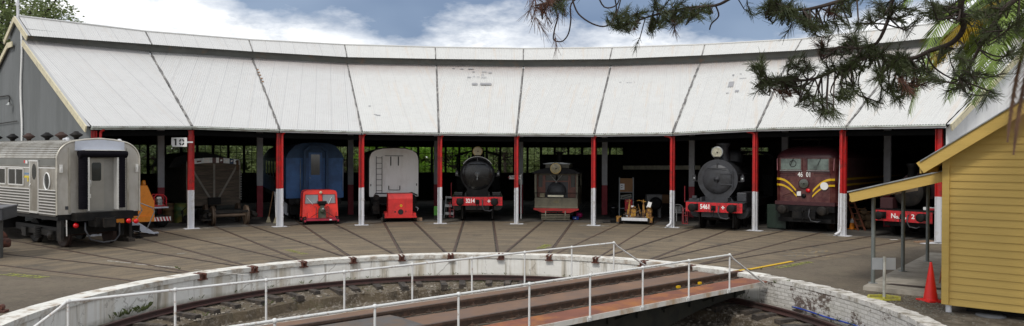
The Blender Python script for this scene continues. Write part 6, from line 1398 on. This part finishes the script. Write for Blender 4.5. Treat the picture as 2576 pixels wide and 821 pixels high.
# the trunk end of each limb
for pts in LP[:1]+LP[4:5]: wood.tube([Vector((0, .2, 6.5)), (pts[0]-PB+Vector((0, .2, 6.0)))/2, pts[0]-PB], .08, 9, .022)
wood.tube([Vector((0, .2, 7)), LP[2][0]-PB], .07, 9, .018); wood.tube([Vector((0, .2, 6.8)), LP[1][0]-PB], .07, 9, .018); wood.tube([LP[2][6]-PB, LP[3][0]-PB], .02, 7, .015); wood.tube([LP[2][4]-PB, LP[5][0]-PB], .02, 7, .015)
allp = [p for L_ in LP for p in L_]
clus = [(1905, 160, 3), (1908, 176, 3), (1925, 205, 4), (1950, 198, 3), (1975, 210, 5), (1990, 198, 3), (1965, 232, 2), (1998, 158, 3), (2018, 168, 2), (2040, 168, 2), (2039, 249, 4), (2030, 235, 2), (2081, 282, 4), (2078, 268, 2), (2126, 245, 4), (2140, 232, 3), (2090, 172, 3), (2115, 165, 3), (2140, 158, 3), (2160, 148, 3), (2185, 132, 4), (2205, 128, 3),
        (2258, 138, 4), (2272, 150, 5), (2288, 160, 4), (2262, 168, 4), (2285, 178, 3), (2245, 150, 3), (2197, 178, 2), (2238, 212, 3), (2225, 205, 2), (2292, 216, 3), (2305, 210, 2), (2272, 232, 3), (2209, 257, 2), (2251, 249, 2), (2350, 195, 2), (2330, 178, 2), (2408, 226, 2), (2504, 241, 2), (2562, 133, 2), (2440, 190, 3), (2455, 180, 2), (2400, 150, 3), (2380, 130, 2),
        (2147, 100, 4), (2155, 88, 2), (2072, 112, 3), (2085, 122, 2), (2097, 25, 3), (1977, 21, 5), (1990, 35, 4), (1960, 12, 3), (2018, 46, 5), (2030, 60, 3), (1935, 17, 4), (1945, 5, 3), (2076, 75, 3), (2060, 62, 2), (2110, 60, 2), (2155, 60, 2), (2190, 35, 3), (2210, 15, 3), (2245, 20, 3), (2355, 29, 3), (2340, 15, 3), (2375, 20, 3), (2290, 20, 2), (2320, 50, 2), (2420, 25, 3), (2450, 35, 3), (2490, 30, 3), (2530, 20, 3), (2560, 60, 3), (2520, 80, 3), (2475, 85, 2), (2270, 60, 2), (2130, 10, 3),
        (1540, 42, 3), (1560, 62, 3), (1580, 68, 2), (1575, 35, 3), (1608, 30, 3), (1640, 62, 3), (1660, 40, 3), (1690, 60, 3), (1720, 45, 3), (1742, 40, 3), (1758, 28, 2), (1780, 15, 2), (1650, 15, 2), (1700, 12, 2), (1400, 15, 2), (1385, -5, 2), (1360, 10, 2), (1420, 5, 1)]
redc = {(1965, 232), (2292, 216), (2305, 210), (2072, 112), (2085, 122), (2097, 25), (1400, 15), (1385, -5), (1360, 10), (1690, 60)}
tufts = [(u+rn.gauss(0, 7), v+rn.gauss(0, 6), (u, v) in redc) for u, v, n in clus for _ in range(n)]
deadset = {(2098, 270): 0}
for i, (u, v, isred) in enumerate(tufts):
    r_ = ray(u, v); near = min(allp, key=lambda p: abs(p.x/p.y-r_.x)+abs((p.z-HC)/p.y-r_.z)*(1.0 if (p.z-HC)/p.y > r_.z else 1.3)); tip = at_d(u, v, near.y+rn.uniform(-.2, .2)); mid_ = near.lerp(tip, .5)+Vector((rn.uniform(-.08, .08), rn.uniform(-.05, .05), rn.uniform(-.1, .02)))
    dead = isred and rn.random() < .8
    twig(smooth([near, mid_, tip], 4), .006, .003, True, dead, 44 if not dead else 30)
    # two side sprigs
    for j in range(1):
        o_ = tip+Vector((rn.uniform(-.07, .07), rn.uniform(-.08, .08), rn.uniform(-.05, .05))); twig([mid_.lerp(tip, .7), o_], .004, .0025, True, dead, 34)
# bare drooping twig loops
for seq, d0 in (([(1470, -20), (1437, 10), (1436, 50), (1430, 85), (1415, 104), (1398, 104)], 5.3), ([(1385, -10), (1402, 40), (1396, 70), (1392, 98), (1402, 105)], 5.3), ([(1328, -10), (1365, 5), (1372, 35), (1388, 60)], 5.35), ([(1440, 0), (1455, 35), (1490, 60), (1525, 66), (1548, 40), (1560, 5), (1565, -30)], 5.3), ([(1500, -20), (1520, 18), (1550, 14), (1560, -10)], 5.3), ([(1800, 14), (1808, 40), (1790, 60), (1785, 75)], 5.2), ([(2200, 150), (2215, 215), (2245, 240), (2270, 245)], 4.9), ([(2140, 165), (2150, 230), (2190, 250), (2222, 262)], 4.9), ([(2330, 130), (2350, 170), (2400, 200), (2430, 198)], 4.6)):
    twig(smooth(px(seq, d0, d0+.1)), .006, .0045, False)
for u, v in ((1330, 30), (1345, 55), (1365, 75), (1350, 5), (1375, 55), (1405, 40), (1420, 25), (1400, 115), (1340, 20), (1385, 30)): needles(at_d(u, v, 5.35)-PB, Vector((rn.uniform(-.6, .6), 0, -1)), 16, .12, True, .7)
for i in range(26):
    b = rn.choice(allp[10:]); 
    if (b-PB).x > -.2: continue
    o_ = b+Vector((rn.uniform(-.2, .2), rn.uniform(-.2, .2), rn.uniform(-.2, .12))); twig([b, b.lerp(o_, .5)+Vector((0, 0, -.03)), o_], .004, .0025, True, rn.random() < .06, 26)
wood.build('branches', bark, pine); nd.build('needle_foliage', needle, pine); ndd.build('dead_foliage', needle_dead, pine)
# ------------------------------------------------------------------ palm
PC = Vector((8.75, 12.0, 5.85)); palm = thing('palm_tree', 'feather palm with green and yellowing fronds behind the pine boughs at the upper right', 'palm', (PC.x, PC.y, 0))
MB().tube([(0, 0, 0), (.05, 0, 3), (0, 0, 5.9)], .2, 14, .15).build('trunk', bark, palm)
def frond(az, el, ln, droop, m, seed, base=None, w=.52):
    R_ = random.Random(seed); q = MB(); d = Vector((cos(az)*cos(el), sin(az)*cos(el), sin(el))); p = Vector((0, 0, 5.9)) if base is None else Vector(base); n = 22; pts = [p.copy()]
    for i in range(n): p = p+d*(ln/n); d = (d+Vector((0, 0, -droop/n*(1+i*.06)))).normalized(); pts.append(p.copy())
    q.tube(pts, .018, 6, .005)
    for i in range(2, len(pts)-1):
        for j in (0, .33, .66):
            c = pts[i].lerp(pts[i+1], j); dd = (pts[i+1]-pts[i]).normalized(); s = dd.cross(Vector((0, 0, 1))); s = s.normalized() if s.length > .1 else Vector((1, 0, 0)); t = i/n
            for sg in (-1, 1):
                l = w*(math.sin(PI*min(1, t*.86+.12))**.6)*R_.uniform(.85, 1.1); tip = c+s*sg*l*.8+dd*l*.55+Vector((0, 0, -l*R_.uniform(.25, .6))); wv = dd*.02
                q.add([c-wv, c+wv, c.lerp(tip, .5)+wv*1.1+Vector((0, 0, .03)), tip], [(0, 1, 2), (0, 2, 3)])
    return q.build('frond', m, palm)
for i, (az, el, ln, dr, m) in enumerate([(3.3, .35, 3.1, 1.5, palmg), (2.9, .1, 3.2, 1.7, palmg), (3.7, .2, 3.0, 1.8, palmg), (2.5, .4, 2.2, 1.7, palmg), (4.1, .35, 1.8, 1.7, palmg), (3.1, .75, 2.86, 1.44, palmg), (3.5, -.15, 2.6, 1.19, palmg), (3.05, -.3, 2.47, 1.1, palmg), (2.2, .2, 2.0, 1.6, palmg), (4.6, .3, 1.9, 1.6, palmg), (3.25, .0, 2.47, 0.85, palmy), (2.8, -.1, 2.34, 0.94, palmy), (.3, .4, 2, 1.6, palmg), (1.2, .4, 2, 1.6, palmg), (5.4, .4, 2, 1.6, palmg), (3.4, -.6, 2.47, 0.59, palmg), (3.9, -.5, 1.7, .9, palmg)]): frond(az, el, ln, dr, m, i)
for i, (dx, z) in enumerate(((-.38, 5.5), (-.28, 5.3))): frond(3.4, -1.2, 2.1, .8, mat('palm_dead', (.14, .075, .045), .8, var=.4), 50+i, (dx, -.1, z), w=.2)
# ------------------------------------------------------------------ sky, sun, camera
W_ = bpy.data.worlds.new('World'); bpy.context.scene.world = W_; W_.use_nodes = True; n = W_.node_tree; bg = n.nodes['Background']
SUN_EL, SUN_AZ = math.radians(50), math.radians(205)      # azimuth from +Y clockwise: behind the camera, slightly left
sk = N(n, 'ShaderNodeTexSky', sky_type='NISHITA'); sk.sun_disc = False; sk.sun_elevation = SUN_EL; sk.sun_rotation = SUN_AZ; L(n, sk.outputs[0], bg.inputs[0]); bg.inputs[1].default_value = .08
tc = N(n, 'ShaderNodeTexCoord').outputs['Generated']; sp = N(n, 'ShaderNodeSeparateXYZ'); L(n, tc, sp.inputs[0]); X_, Y_, Z_ = sp.outputs
az = mth(n, 'ARCTAN2', X_, Y_)
nz = noise(n, tc, 5.5, 9, .6, (1, 1, 2.6)); nz2 = noise(n, tc, 2.3, 4, .5, (1, 1, 2.0))
thr = N(n, 'ShaderNodeFloatCurve'); mp_ = mth(n, 'ADD', mth(n, 'MULTIPLY', az, .5), .5, True); L(n, mp_, thr.inputs['Value']); cv = thr.mapping.curves[0]
# threshold elevation above which the dark cloud starts, by azimuth (0..1 <- -1..1 rad)
pts_ = [(0, .30), (.22, .262), (.30, .212), (.35, .188), (.41, .172), (.455, .166), (.5, .166), (.56, .148), (.66, .145), (.8, .2), (1, .25)]
while len(cv.points) < len(pts_): cv.points.new(.5, .5)
for c_, (x, y) in zip(cv.points, pts_): c_.location = (x, y)
thr.mapping.update()
dk = mth(n, 'SUBTRACT', mth(n, 'ADD', Z_, mth(n, 'MULTIPLY', mth(n, 'SUBTRACT', nz, .5), .20)), thr.outputs[0])
dkf = ramp(n, mth(n, 'ADD', mth(n, 'MULTIPLY', dk, 8.0), .5, True), [(.28, 0.0), (.72, 1.0)])
hi = ramp(n, Z_, [(.28, 1.0), (.5, .15)]); dkf = mth(n, 'MULTIPLY', dkf, hi)
white = ramp(n, noise(n, tc, 9, 8, .65, (1, 1, 3)), [(.36, (.60, .63, .68)), (.50, (1.0, 1.0, 1.0))])
darkc = ramp(n, nz2, [(.35, (.10, .155, .27)), (.62, (.24, .31, .43))])
col = mix(n, dkf, white, darkc); bg2 = N(n, 'ShaderNodeBackground'); L(n, col, bg2.inputs[0]); bg2.inputs[1].default_value = 1.0
ms = N(n, 'ShaderNodeMixShader'); ms.inputs[0].default_value = .88; L(n, bg.outputs[0], ms.inputs[1]); L(n, bg2.outputs[0], ms.inputs[2]); L(n, ms.outputs[0], n.nodes['World Output'].inputs[0])
sl = bpy.data.lights.new('sun', 'SUN'); sl.energy = 1.4; sl.angle = math.radians(12); sl.color = (1, .95, .88); so = bpy.data.objects.new('sun', sl); C.objects.link(so)
sd = Vector((sin(SUN_AZ)*cos(SUN_EL), cos(SUN_AZ)*cos(SUN_EL), sin(SUN_EL))); so.rotation_euler = sd.to_track_quat('Z', 'Y').to_euler(); so.location = (0, 0, 60)
cam = bpy.data.cameras.new('camera'); co = bpy.data.objects.new('camera', cam); C.objects.link(co); bpy.context.scene.camera = co
cam.sensor_fit = 'HORIZONTAL'; cam.sensor_width = 36; cam.lens = 36*F/2576; cam.clip_start = .1; cam.clip_end = 3000
c1, s1, c2, s2 = cos(PIT), sin(PIT), cos(ROLL), sin(ROLL)
r_ = Vector((c2, -s1*s2, c1*s2)); u_ = Vector((-s2, -s1*c2, c1*c2)); f_ = Vector((0, c1, s1))
M_ = Matrix((( r_.x, u_.x, -f_.x, 0), (r_.y, u_.y, -f_.y, 0), (r_.z, u_.z, -f_.z, HC), (0, 0, 0, 1))); co.matrix_world = M_
sc = bpy.context.scene; sc.view_settings.view_transform = 'Standard'; sc.view_settings.look = 'None'; sc.view_settings.exposure = .38; sc.view_settings.gamma = 1
sc.render.resolution_x = 1024; sc.render.resolution_y = 326
